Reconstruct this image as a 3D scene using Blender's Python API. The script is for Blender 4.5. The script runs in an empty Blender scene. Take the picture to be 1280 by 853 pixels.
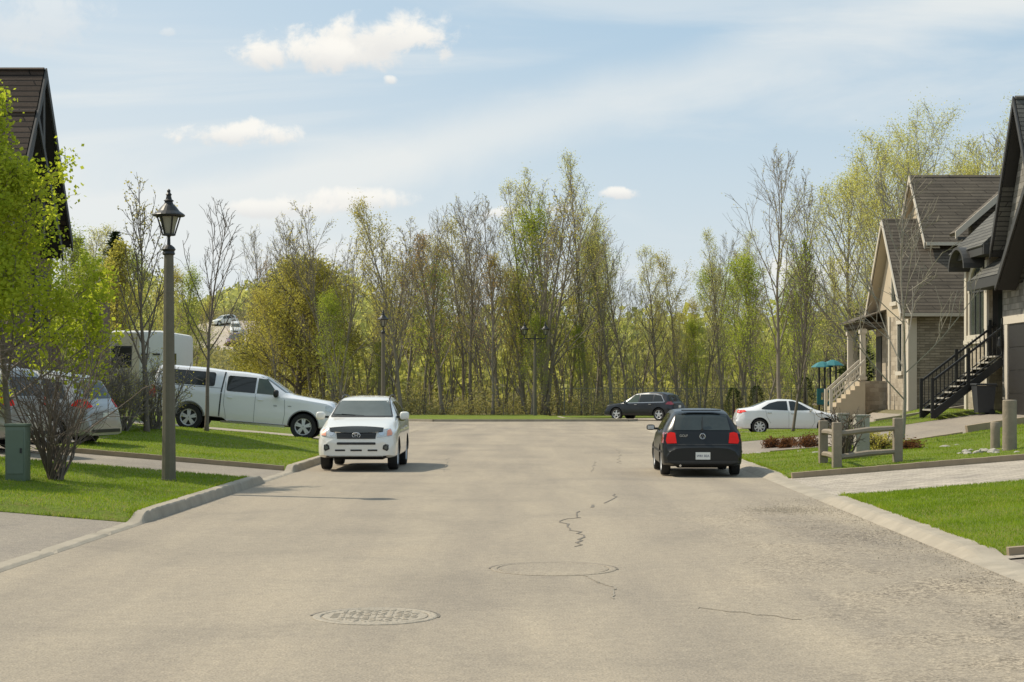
import bpy, bmesh, math, random
import numpy as np
from mathutils import Vector, Matrix, Euler
R = math.radians
scene = bpy.context.scene
col = scene.collection
# ------------------------------------------------------------------ terrain
CH = 1.9; FP = 2100.0; HX, HY = 640.0, 485.0      # camera height, focal in px of the 1280 wide photo, horizon
def sst(a, b, t):
    t = min(1, max(0, (t-a)/(b-a))); return t*t*(3-2*t)
def XL(y): return -5.25 + .019*(y-18)
def XR(y): return 4.98 + .018*(y-18)
def T(x, y):
    f = 1 - sst(65, 72, y)
    z = 0.0
    if x < XL(y):
        u = max(0, XL(y)-x-.24)
        z = (.085*min(u, 14) + .13*sst(42, 52, y)*sst(0, 1.5, u))*f
    elif x > XR(y):
        u = max(0, x-XR(y)-.42)
        f = 1 - sst(57, 69, y)*(1-sst(13, 16.5, x))
        f *= 1 - sst(79, 90, y)
        z = (.08*min(u, 5) + .15*max(0, min(u-5, 4.2)))*f
    if y > 125:
        z += sst(248, 292, y)*6.5*sst(-26, -38, x)*sst(-75, -60, x)
        z += sst(125, 270, y)*(4.0 + 3.2*sst(10, -50, x)) + sst(280, 420, y)*(5+6*sst(0, -60, x))
    return z
def P(px, py, dz=0.0):
    "ground point seen at a photo pixel"
    dx = (px-HX)/FP; dz_ = -(py-HY)/FP
    y = 8.0
    while y < 400:
        if CH + dz_*y <= T(dx*y, y)+dz: return Vector((dx*y, y, T(dx*y, y)+dz))
        y += .02
    return Vector((dx*y, y, 0))
# ------------------------------------------------------------------ materials
def newmat(name):
    m = bpy.data.materials.new(name); m.use_nodes = True
    nt = m.node_tree; b = nt.nodes['Principled BSDF']
    return m, nt, b
def N(nt, typ, **kw):
    n = nt.nodes.new(typ)
    for k, v in kw.items():
        if k.startswith('i_'):
            key = k[2:]
            key = int(key) if key.isdigit() else key.replace('_', ' ')
            n.inputs[key].default_value = v
        else: setattr(n, k, v)
    return n
def lk(nt, a, b): nt.links.new(a, b)
def c4(c): return (c[0], c[1], c[2], 1)
def simple(name, col_, rough=.6, metal=0., var=.12, scale=6., bump=0., bscale=40., coat=0., spec=.5, dist=.01):
    m, nt, b = newmat(name)
    tc = N(nt, 'ShaderNodeTexCoord')
    no = N(nt, 'ShaderNodeTexNoise', i_Scale=scale, i_Detail=6., i_Roughness=.6); lk(nt, tc.outputs['Object'], no.inputs['Vector'])
    mx = N(nt, 'ShaderNodeMix', data_type='RGBA')
    lk(nt, no.outputs['Fac'], mx.inputs['Factor'])
    mx.inputs['A'].default_value = c4([v*(1-var) for v in col_]); mx.inputs['B'].default_value = c4([min(1, v*(1+var)) for v in col_])
    lk(nt, mx.outputs['Result'], b.inputs['Base Color'])
    b.inputs['Roughness'].default_value = rough; b.inputs['Metallic'].default_value = metal
    b.inputs['Coat Weight'].default_value = coat; b.inputs['Coat Roughness'].default_value = .04
    b.inputs['Specular IOR Level'].default_value = spec
    if bump:
        n2 = N(nt, 'ShaderNodeTexNoise', i_Scale=bscale, i_Detail=5.); lk(nt, tc.outputs['Object'], n2.inputs['Vector'])
        bp = N(nt, 'ShaderNodeBump', i_Strength=bump, i_Distance=dist); lk(nt, n2.outputs['Fac'], bp.inputs['Height']); lk(nt, bp.outputs['Normal'], b.inputs['Normal'])
    return m
def ramp(nt, fac, stops):
    r = N(nt, 'ShaderNodeValToRGB'); e = r.color_ramp.elements
    while len(e) < len(stops): e.new(.5)
    for i, (p, c) in enumerate(stops): e[i].position = p; e[i].color = c4(c) if len(c) == 3 else c
    lk(nt, fac, r.inputs['Fac']); return r
def mixc(nt, fac, a, b, mode='MIX'):
    m = N(nt, 'ShaderNodeMix', data_type='RGBA', blend_type=mode)
    for k, v in (('Factor', fac), ('A', a), ('B', b)):
        if isinstance(v, (int, float)): m.inputs[k].default_value = v
        elif isinstance(v, (tuple, list)): m.inputs[k].default_value = c4(v)
        else: lk(nt, v, m.inputs[k])
    return m.outputs['Result']
def maprange(nt, v, a, b, c=0., d=1., smooth=True):
    m = N(nt, 'ShaderNodeMapRange'); m.interpolation_type = 'SMOOTHSTEP' if smooth else 'LINEAR'
    m.inputs['From Min'].default_value = a; m.inputs['From Max'].default_value = b
    m.inputs['To Min'].default_value = c; m.inputs['To Max'].default_value = d
    lk(nt, v, m.inputs['Value']); return m.outputs['Result']
def noise(nt, vec, scale, detail=5., rough=.6, dist=0.):
    n = N(nt, 'ShaderNodeTexNoise', i_Scale=scale, i_Detail=detail, i_Roughness=rough, i_Distortion=dist)
    if vec is not None: lk(nt, vec, n.inputs['Vector'])
    return n.outputs['Fac']
def mathn(nt, op, a, b=None):
    m = N(nt, 'ShaderNodeMath', operation=op)
    for i, v in enumerate((a, b)):
        if v is None: continue
        if isinstance(v, (int, float)): m.inputs[i].default_value = v
        else: lk(nt, v, m.inputs[i])
    return m.outputs[0]

def mat_asphalt(name, c, warm=1.0, stains=True, gravelly=True):
    m, nt, b = newmat(name)
    tc = N(nt, 'ShaderNodeTexCoord').outputs['Object']
    fine = noise(nt, tc, 55, 3, .75); mid = noise(nt, tc, 7, 6, .65); big = noise(nt, tc, .35, 5, .6, .6)
    mp = N(nt, 'ShaderNodeMapping'); lk(nt, tc, mp.inputs['Vector']); mp.inputs['Scale'].default_value = (1.1, .12, 1)
    streak = noise(nt, mp.outputs['Vector'], .9, 5, .6)
    c1 = ramp(nt, fine, [(.30, [v*.62 for v in c]), (.5, c), (.72, [min(1, v*1.25) for v in c])]).outputs['Color']
    c2 = mixc(nt, .8, c1, ramp(nt, mid, [(.3, (.86, .86, .87)), (.7, (1.08, 1.07, 1.05))]).outputs['Color'], 'MULTIPLY')
    c3 = mixc(nt, .9, c2, ramp(nt, big, [(.33, (.86, .865, .88)), (.5, (1, 1, 1)), (.68, (1.06, 1.05, 1.035))]).outputs['Color'], 'MULTIPLY')
    c4_ = mixc(nt, .8, c3, ramp(nt, streak, [(.35, (.84, .84, .86)), (.65, (1.08, 1.07, 1.05))]).outputs['Color'], 'MULTIPLY')
    if gravelly:      # worn wheel paths and a greyer gutter strip
        sx = N(nt, 'ShaderNodeSeparateXYZ'); lk(nt, tc, sx.inputs[0])
        wp = mathn(nt, 'SINE', mathn(nt, 'ADD', mathn(nt, 'MULTIPLY', mathn(nt, 'SUBTRACT', sx.outputs['X'], mathn(nt, 'MULTIPLY', sx.outputs['Y'], .019)), 2.9), mathn(nt, 'MULTIPLY', big, 1.2)))
        c4_ = mixc(nt, .45, c4_, ramp(nt, maprange(nt, wp, -1, 1, 0, 1, False), [(0., (.90, .90, .91)), (1., (1.06, 1.055, 1.04))]).outputs['Color'], 'MULTIPLY')
    # loose dark / pale aggregate, denser along the right-hand side of the road
    vo = N(nt, 'ShaderNodeTexVoronoi', i_Scale=38.); lk(nt, tc, vo.inputs['Vector'])
    sep = N(nt, 'ShaderNodeSeparateXYZ'); lk(nt, tc, sep.inputs[0])
    side = maprange(nt, sep.outputs['X'], 1.2, 4.6)
    patch = maprange(nt, noise(nt, tc, .8, 4), .42, .62)
    near = maprange(nt, sep.outputs['Y'], 32, 22)
    dens = mathn(nt, 'MULTIPLY', mathn(nt, 'MULTIPLY', side, near), mathn(nt, 'ADD', mathn(nt, 'MULTIPLY', patch, .7), .3)) if gravelly else None
    stone = ramp(nt, N_sep(nt, vo.outputs['Color']), [(.0, (.35, .33, .31)), (.35, (.7, .68, .66)), (.6, (1.05, 1.03, 1)), (1, (1.5, 1.48, 1.42))]).outputs['Color']
    if gravelly:
        out = mixc(nt, mathn(nt, 'ADD', mathn(nt, 'MULTIPLY', dens, .85), .14), c4_, mixc(nt, 1., c4_, stone, 'MULTIPLY'))
    else: out = mixc(nt, .15, c4_, mixc(nt, 1., c4_, stone, 'MULTIPLY'))
    lk(nt, out, b.inputs['Base Color']); b.inputs['Roughness'].default_value = .88; b.inputs['Specular IOR Level'].default_value = .25
    bp = N(nt, 'ShaderNodeBump', i_Strength=.5, i_Distance=.008); lk(nt, mathn(nt, 'ADD', fine, vo.outputs['Distance']), bp.inputs['Height'])
    lk(nt, bp.outputs['Normal'], b.inputs['Normal'])
    return m
def N_sep(nt, colout):
    s = N(nt, 'ShaderNodeSeparateColor'); lk(nt, colout, s.inputs[0]); return s.outputs[0]
def mat_grass(name, a, b_, dry=(.20, .17, .06)):
    m, nt, b = newmat(name)
    tc = N(nt, 'ShaderNodeTexCoord').outputs['Object']
    n1 = noise(nt, tc, 30, 4, .7); n2 = noise(nt, tc, .9, 5, .65, .4); n3 = noise(nt, tc, 5, 5, .6)
    c = mixc(nt, maprange(nt, n1, .3, .7), a, b_)
    c = mixc(nt, mathn(nt, 'MULTIPLY', maprange(nt, n3, .45, .7), .65), c, dry)
    c = mixc(nt, .85, c, ramp(nt, n2, [(.3, (.72, .80, .75)), (.7, (1.18, 1.08, 1.0))]).outputs['Color'], 'MULTIPLY')
    lk(nt, c, b.inputs['Base Color']); b.inputs['Roughness'].default_value = .8; b.inputs['Specular IOR Level'].default_value = .15
    bp = N(nt, 'ShaderNodeBump', i_Strength=1., i_Distance=.04); lk(nt, n1, bp.inputs['Height']); lk(nt, bp.outputs['Normal'], b.inputs['Normal'])
    return m
def mat_leaf(name, a, b_, trans=.55, scale=1.2, straw=None):
    m, nt, b = newmat(name)
    nt.nodes.remove(b)
    out = nt.nodes['Material Output']
    tc = N(nt, 'ShaderNodeTexCoord').outputs['Object']
    n1 = noise(nt, tc, scale, 3, .6)
    gi = N(nt, 'ShaderNodeNewGeometry').outputs['Random Per Island']
    f = mathn(nt, 'ADD', mathn(nt, 'MULTIPLY', maprange(nt, n1, .3, .7), .6), mathn(nt, 'MULTIPLY', gi, .4))
    c = mixc(nt, f, a, b_)
    if straw: c = mixc(nt, mathn(nt, 'MULTIPLY', maprange(nt, gi, .80, .82), maprange(nt, noise(nt, tc, .55, 4), .35, .6)), c, straw)
    d = N(nt, 'ShaderNodeBsdfDiffuse'); t = N(nt, 'ShaderNodeBsdfTranslucent'); mx = N(nt, 'ShaderNodeMixShader', i_0=trans)
    lk(nt, c, d.inputs['Color'])
    tcx = mixc(nt, 1., c, (1.25, 1.2, .7), 'MULTIPLY'); lk(nt, tcx, t.inputs['Color'])
    lk(nt, d.outputs[0], mx.inputs[1]); lk(nt, t.outputs[0], mx.inputs[2]); lk(nt, mx.outputs[0], out.inputs['Surface'])
    return m
def mat_brick(name, cols, bw, bh, mortar, msize=.012, bump=.6, offs=.5, var=.25, rough=.85, flat=False, wear=1.0):
    "running courses of stone, brick, shingles or pavers; flat=True lays them on the ground"
    m, nt, b = newmat(name)
    tc = N(nt, 'ShaderNodeTexCoord').outputs['Object']
    sp = N(nt, 'ShaderNodeSeparateXYZ'); lk(nt, tc, sp.inputs[0])
    cb = N(nt, 'ShaderNodeCombineXYZ')
    if flat:
        lk(nt, sp.outputs['X'], cb.inputs[0]); lk(nt, sp.outputs['Y'], cb.inputs[1])
    else:
        lk(nt, mathn(nt, 'ADD', sp.outputs['X'], sp.outputs['Y']), cb.inputs[0]); lk(nt, sp.outputs['Z'], cb.inputs[1])
    br = N(nt, 'ShaderNodeTexBrick'); lk(nt, cb.outputs[0], br.inputs['Vector'])
    br.offset = offs
    for k, v in (('Scale', 1.), ('Brick Width', bw), ('Row Height', bh), ('Mortar Size', msize), ('Mortar Smooth', .3), ('Bias', 0.)): br.inputs[k].default_value = v
    br.inputs['Color1'].default_value = (0, 0, 0, 1); br.inputs['Color2'].default_value = (1, 1, 1, 1); br.inputs['Mortar'].default_value = (.5, .5, .5, 1)
    k = len(cols)
    # per-stone tone plus weathering
    cr = ramp(nt, br.outputs['Color'], [(i/(k-1), cols[i]) for i in range(k)]).outputs['Color']
    cc = mixc(nt, br.outputs['Fac'], cr, mortar)
    n1 = noise(nt, tc, 1.1, 6, .65); n2 = noise(nt, tc, 22, 4, .7)
    cc = mixc(nt, .9*wear, cc, ramp(nt, n1, [(.3, (.74, .74, .75)), (.7, (1.18, 1.17, 1.14))]).outputs['Color'], 'MULTIPLY')
    cc = mixc(nt, .8*wear, cc, ramp(nt, n2, [(.3, (.78, .78, .78)), (.7, (1.15, 1.15, 1.15))]).outputs['Color'], 'MULTIPLY')
    lk(nt, cc, b.inputs['Base Color']); b.inputs['Roughness'].default_value = rough; b.inputs['Specular IOR Level'].default_value = .25
    h = mathn(nt, 'ADD', mathn(nt, 'MULTIPLY', br.outputs['Fac'], -1.), mathn(nt, 'MULTIPLY', n2, .5))
    bp = N(nt, 'ShaderNodeBump', i_Strength=bump, i_Distance=.02); lk(nt, h, bp.inputs['Height']); lk(nt, bp.outputs['Normal'], b.inputs['Normal'])
    return m
M = {}
M['road'] = mat_asphalt('road_asphalt', (.34, .292, .226))
M['drive'] = mat_asphalt('driveway_asphalt', (.30, .262, .215), gravelly=False)
M['dirt'] = simple('forest_floor', (.16, .14, .07), .95, var=.5, scale=.6, bump=.6, bscale=8, dist=.08)
M['gravel'] = simple('gravel_lot', (.42, .36, .29), .95, var=.25, scale=.3)
M['grass'] = mat_grass('lawn_grass', (.115, .165, .018), (.19, .25, .035))
M['blade'] = mat_leaf('grass_blades', (.145, .235, .018), (.30, .40, .045), .5, .8, (.40, .38, .13))
M['kerb'] = simple('kerb_concrete', (.33, .285, .22), .9, var=.4, scale=2.2, bump=.4, bscale=60, dist=.006)
M['edging'] = simple('edging_concrete', (.30, .235, .155), .9, var=.3, scale=3, bump=.4)
M['paver'] = mat_brick('driveway_pavers', [(.33, .29, .24), (.40, .35, .29), (.45, .395, .325)], .24, .16, (.25, .22, .18), .008, .35, flat=True)
M['crack'] = simple('crack_tar', (.17, .148, .12), .9)
M['crackpale'] = simple('crack_worn', (.27, .235, .185), .9)
M['iron'] = simple('worn_iron', (.34, .295, .23), .85, .0, var=.3, scale=12, bump=.9, bscale=30, dist=.02)
M['bark'] = simple('bark_grey_brown', (.17, .14, .11), .95, var=.35, scale=7, bump=.8, bscale=25, dist=.02)
M['barkpale'] = simple('bark_pale', (.27, .24, .19), .95, var=.3, scale=5, bump=.6, bscale=20, dist=.02)
M['barkdark'] = simple('bark_dark', (.06, .05, .038), .95, var=.3, scale=5)
M['twig'] = simple('twig_brown', (.13, .10, .075), .9, var=.3)
M['wood'] = simple('weathered_wood', (.255, .21, .155), .9, var=.3, scale=8, bump=.7, bscale=18, dist=.01)
M['pole'] = simple('lamp_post_concrete', (.135, .12, .085), .85, var=.2, scale=9, bump=.5, bscale=50, dist=.006)
M['blackmetal'] = simple('black_metal', (.025, .025, .024), .45, .3, var=.2)
M['lampglass'] = simple('lamp_glass', (.30, .29, .22), .25, var=.15)
M['green_box'] = simple('green_enamel', (.115, .15, .105), .55, var=.15, scale=4)
M['tyre'] = simple('tyre_rubber', (.018, .018, .018), .8, var=.2)
M['rim'] = simple('alloy', (.62, .62, .62), .35, .25, var=.08)
M['rimdark'] = simple('wheel_shadow', (.02, .02, .02), .7)
M['plastic'] = simple('black_plastic', (.022, .022, .022), .55, var=.2)
M['arch'] = simple('wheel_arch', (.012, .012, .012), .9)
M['chrome'] = simple('chrome', (.62, .62, .62), .15, .95, var=.03)
M['glass'] = simple('car_glass', (.02, .024, .024), .05, spec=.5, var=.1)
M['glassgrey'] = simple('windshield_glass', (.10, .115, .105), .06, spec=.5, var=.4, scale=1.6)
M['seam'] = simple('panel_gap', (.06, .06, .06), .8)
M['white'] = simple('white_paint', (.74, .72, .66), .3, var=.02, coat=.9)
M['pearl'] = simple('cool_white_paint', (.79, .79, .80), .28, var=.02, coat=.9)
M['silver'] = simple('silver_paint', (.33, .33, .32), .32, .45, var=.03, coat=.9)
M['black'] = simple('black_paint', (.009, .010, .010), .3, var=.05, coat=.12, spec=.35)
M['navy'] = simple('dark_blue_paint', (.010, .012, .017), .28, var=.05, coat=.3)
M['maroon'] = simple('maroon_paint', (.10, .02, .02), .3, coat=.8)
M['taillight'] = simple('tail_light_red', (.60, .010, .006), .4, coat=.1, spec=.2, var=.2, scale=20)
M['tail_dark'] = simple('tail_light_deep_red', (.25, .01, .02), .25, coat=1., var=.2, scale=20)
nt = M['taillight'].node_tree; bb = nt.nodes['Principled BSDF']; bb.inputs['Emission Color'].default_value = (1, .03, .015, 1); bb.inputs['Emission Strength'].default_value = .10
M['amber'] = simple('amber_lens', (.75, .28, .16), .3, coat=1., var=.1)
M['headlight'] = simple('headlight_lens', (.55, .56, .55), .12, .3, var=.4, scale=18, coat=1.)
M['plate'] = simple('plate_white', (.72, .72, .68), .5, var=.03)
M['plate_ink'] = simple('plate_ink', (.03, .04, .12), .6)
M['camper'] = simple('camper_panel', (.62, .61, .58), .5, var=.05)
M['camperwarm'] = simple('camper_side', (.50, .43, .34), .6, var=.12)
M['teal'] = simple('teal_plastic', (.02, .15, .16), .45, var=.1)
M['shingle'] = mat_brick('brown_shingles', [(.105, .087, .066), (.125, .104, .08), (.15, .125, .096)], 1.6, .15, (.045, .037, .028), .016, .9)
M['shingleL'] = mat_brick('dark_brown_shingles', [(.055, .038, .029), (.068, .048, .036), (.083, .059, .044)], 2.1, .17, (.013, .010, .008), .022, 1.)
M['shinglegrey'] = mat_brick('grey_shingles', [(.10, .098, .088), (.12, .116, .104), (.145, .14, .125)], 1.6, .15, (.03, .03, .03), .014, .9)
M['stonedark'] = mat_brick('ledge_stone', [(.22, .19, .145), (.30, .26, .20), (.38, .33, .26), (.27, .235, .18)], .42, .11, (.20, .175, .135), .012, 1.)
M['stonegrey'] = mat_brick('grey_ashlar', [(.17, .16, .14), (.26, .245, .22), (.34, .315, .28)], .42, .20, (.17, .155, .13), .012, .8)
M['stonetan'] = mat_brick('tan_ashlar', [(.31, .26, .195), (.40, .34, .26), (.49, .42, .325)], .40, .19, (.33, .28, .215), .008, .5)
M['brickbrown'] = mat_brick('brown_brick', [(.14, .095, .065), (.20, .14, .095), (.25, .175, .125)], .22, .075, (.20, .165, .13), .008, .6)
M['stucco'] = simple('beige_stucco', (.47, .39, .28), .9, var=.12, scale=2, bump=.3)
M['trim'] = simple('cream_trim', (.56, .50, .41), .7, var=.08)
M['darktrim'] = simple('charcoal_trim', (.045, .043, .04), .6, var=.15)
M['soffit'] = simple('dark_soffit', (.028, .026, .024), .75, var=.15)
M['pane'] = simple('window_pane', (.05, .06, .055), .06, var=.5, scale=1.5, spec=.8)
M['door_dark'] = simple('dark_door', (.022, .019, .017), .5, var=.2)
M['stonewall'] = simple('pale_stone', (.34, .315, .265), .9, var=.25, scale=5, bump=.6, bscale=15, dist=.02)
M['wire'] = simple('galvanised_wire', (.16, .16, .14), .6, .2)
M['bin'] = simple('bin_plastic', (.035, .037, .04), .55, var=.15)
# foliage
M['leaf_bright'] = mat_leaf('leaf_bright_green', (.27, .35, .035), (.54, .58, .09), .58, 1.0)
M['leaf_spring'] = mat_leaf('leaf_spring', (.44, .45, .15), (.64, .62, .28), .55)
M['leaf_olive'] = mat_leaf('leaf_olive', (.36, .33, .09), (.54, .48, .17), .55)
M['leaf_green'] = mat_leaf('leaf_green', (.26, .33, .05), (.46, .52, .11), .5)
M['leaf_yellow'] = mat_leaf('leaf_yellow', (.36, .345, .09), (.50, .465, .15), .5)
M['leaf_rust'] = mat_leaf('leaf_rust', (.32, .20, .10), (.45, .31, .16), .45)
M['leaf_dark'] = mat_leaf('leaf_conifer', (.018, .03, .012), (.04, .06, .022), .2)
M['leaf_far'] = mat_leaf('leaf_far', (.36, .38, .14), (.58, .58, .27), .5, .12)
M['barkwood'] = simple('bark_woods', (.235, .20, .155), .95, var=.3, scale=5)
M['rocks'] = simple('garden_rock', (.30, .275, .235), .9, var=.3, scale=5, bump=.6, bscale=15, dist=.02)
M['leaf_brush'] = mat_leaf('leaf_brush', (.28, .27, .13), (.46, .42, .22), .45, .5)
M['leaf_scrub'] = mat_leaf('leaf_scrub', (.26, .25, .13), (.40, .37, .21), .4, .15)
M['leaf_red'] = mat_leaf('shrub_red_brown', (.12, .055, .03), (.22, .11, .06), .35)
M['twiggrey'] = simple('twig_grey', (.20, .17, .14), .9, var=.3)
# ------------------------------------------------------------------ object helpers
def wloc(o):
    v = Vector((0, 0, 0))
    while o is not None: v += o.location; o = o.parent
    return v
def tag(o, label=None, cat=None, group=None, kind=None):
    if label: o['label'] = label
    if cat: o['category'] = cat
    if group: o['group'] = group
    if kind: o['kind'] = kind
    return o
def empty(name, loc=(0, 0, 0), label=None, cat=None, group=None, rz=0):
    o = bpy.data.objects.new(name, None); o.empty_display_size = .3; col.objects.link(o)
    o.location = loc; o.rotation_euler = (0, 0, rz)
    return tag(o, label, cat, group)
KIDS = {}
def copy_tree(o, parent=None, top=True):
    c = o.copy(); col.objects.link(c)
    if parent is not None: c.parent = parent
    for ch in KIDS.get(o.name, []): copy_tree(ch, c, False)
    return c
class MB:
    def __init__(s): s.v = []; s.f = []; s.m = []; s.cm = 0
    def add(s, vs, fs):
        n = len(s.v); s.v.extend([tuple(p) for p in vs]); s.f.extend([tuple(i+n for i in f) for f in fs]); s.m.extend([s.cm]*len(fs)); return s
    def box(s, x0, x1, y0, y1, z0, z1, bev=0.):
        if bev <= 0:
            return s.add([(x0,y0,z0),(x1,y0,z0),(x1,y1,z0),(x0,y1,z0),(x0,y0,z1),(x1,y0,z1),(x1,y1,z1),(x0,y1,z1)],
                         [(0,3,2,1),(4,5,6,7),(0,1,5,4),(1,2,6,5),(2,3,7,6),(3,0,4,7)])
        bm = bmesh.new(); bmesh.ops.create_cube(bm, size=1)
        for v in bm.verts: v.co = Vector(((x0+x1)/2+v.co.x*(x1-x0), (y0+y1)/2+v.co.y*(y1-y0), (z0+z1)/2+v.co.z*(z1-z0)))
        bmesh.ops.bevel(bm, geom=bm.edges[:], offset=bev, segments=2, affect='EDGES', profile=.5)
        bm.verts.index_update()
        s.add([v.co[:] for v in bm.verts], [tuple(v.index for v in f.verts) for f in bm.faces]); bm.free(); return s
    def quad(s, *ps): return s.add(ps, [tuple(range(len(ps)))])
    def bar(s, a, b, w, h=None, up=(0, 0, 1)):
        "rectangular bar from a to b"
        a = Vector(a); b = Vector(b); h = h or w
        d = (b-a).normalized(); u = Vector(up)
        if abs(d.dot(u)) > .97: u = Vector((0, 1, 0))
        r = d.cross(u).normalized(); u = r.cross(d)
        vs = []
        for p in (a, b):
            for sx, sz in ((-1,-1),(1,-1),(1,1),(-1,1)): vs.append(p + r*sx*w/2 + u*sz*h/2)
        return s.add(vs, [(0,1,2,3),(7,6,5,4),(0,4,5,1),(1,5,6,2),(2,6,7,3),(3,7,4,0)])
    def prism(s, poly, vec):
        n = len(poly); vec = Vector(vec); vs = [Vector(p) for p in poly]; vs += [p+vec for p in vs]
        fs = [tuple(range(n))[::-1], tuple(range(n, 2*n))] + [(i, (i+1) % n, n+(i+1) % n, n+i) for i in range(n)]
        return s.add(vs, fs)
    def tube(s, pts, rad, sides=5, cap=True):
        n = len(pts); base = len(s.v)
        prev = None
        for i in range(n):
            p = Vector(pts[i])
            d = (Vector(pts[min(i+1, n-1)])-Vector(pts[max(i-1, 0)]))
            if d.length < 1e-9: d = Vector((0, 0, 1))
            d.normalize()
            u = Vector((1, 0, 0)) if prev is None else prev
            if abs(d.dot(u)) > .95: u = Vector((0, 1, 0))
            r = d.cross(u).normalized(); u2 = r.cross(d); prev = u2
            rr = rad[i] if hasattr(rad, '__len__') else rad
            for k in range(sides):
                a = 2*math.pi*k/sides
                q = p + (u2*math.cos(a) + r*math.sin(a))*rr
                s.v.append((q.x, q.y, q.z))
        for i in range(n-1):
            for k in range(sides):
                a = base+i*sides+k; b = base+i*sides+(k+1) % sides
                s.f.append((a, b, b+sides, a+sides)); s.m.append(s.cm)
        if cap and sides > 2:
            s.f.append(tuple(base+k for k in range(sides))[::-1]); s.f.append(tuple(base+(n-1)*sides+k for k in range(sides))); s.m += [s.cm, s.cm]
        return s
    def lathe(s, prof, c=(0, 0, 0), axis='z', sides=24, a0=0, cap=True):
        base = len(s.v); n = len(prof)
        for (r, h) in prof:
            for k in range(sides):
                a = a0+2*math.pi*k/sides; x, y = r*math.cos(a), r*math.sin(a)
                if axis == 'z': q = (c[0]+x, c[1]+y, c[2]+h)
                elif axis == 'y': q = (c[0]+x, c[1]+h, c[2]+y)
                else: q = (c[0]+h, c[1]+x, c[2]+y)
                s.v.append(q)
        for i in range(n-1):
            for k in range(sides):
                a = base+i*sides+k; b = base+i*sides+(k+1) % sides
                s.f.append((a, b, b+sides, a+sides)); s.m.append(s.cm)
        if cap: s.f.append(tuple(base+k for k in range(sides))[::-1]); s.f.append(tuple(base+(n-1)*sides+k for k in range(sides))); s.m += [s.cm, s.cm]
        return s
    def build(s, name, mats, parent=None, smooth=False, recalc=True, auto=None):
        me = bpy.data.meshes.new(name)
        off = wloc(parent) if parent is not None else Vector((0, 0, 0))
        vs = s.v if off.length == 0 else [(a-off.x, b-off.y, c-off.z) for a, b, c in s.v]
        me.from_pydata(vs, [], s.f)
        if not isinstance(mats, (list, tuple)): mats = [mats]
        for m in mats: me.materials.append(m)
        if len(mats) > 1: me.polygons.foreach_set('material_index', s.m)
        if recalc:
            bm = bmesh.new(); bm.from_mesh(me); bmesh.ops.recalc_face_normals(bm, faces=bm.faces[:]); bm.to_mesh(me); bm.free()
        if smooth: me.polygons.foreach_set('use_smooth', [True]*len(me.polygons))
        if auto is not None: me.set_sharp_from_angle(angle=R(auto))
        me.update()
        o = bpy.data.objects.new(name, me); col.objects.link(o)
        if parent is not None: o.parent = parent; KIDS.setdefault(parent.name, []).append(o)
        return o
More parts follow.
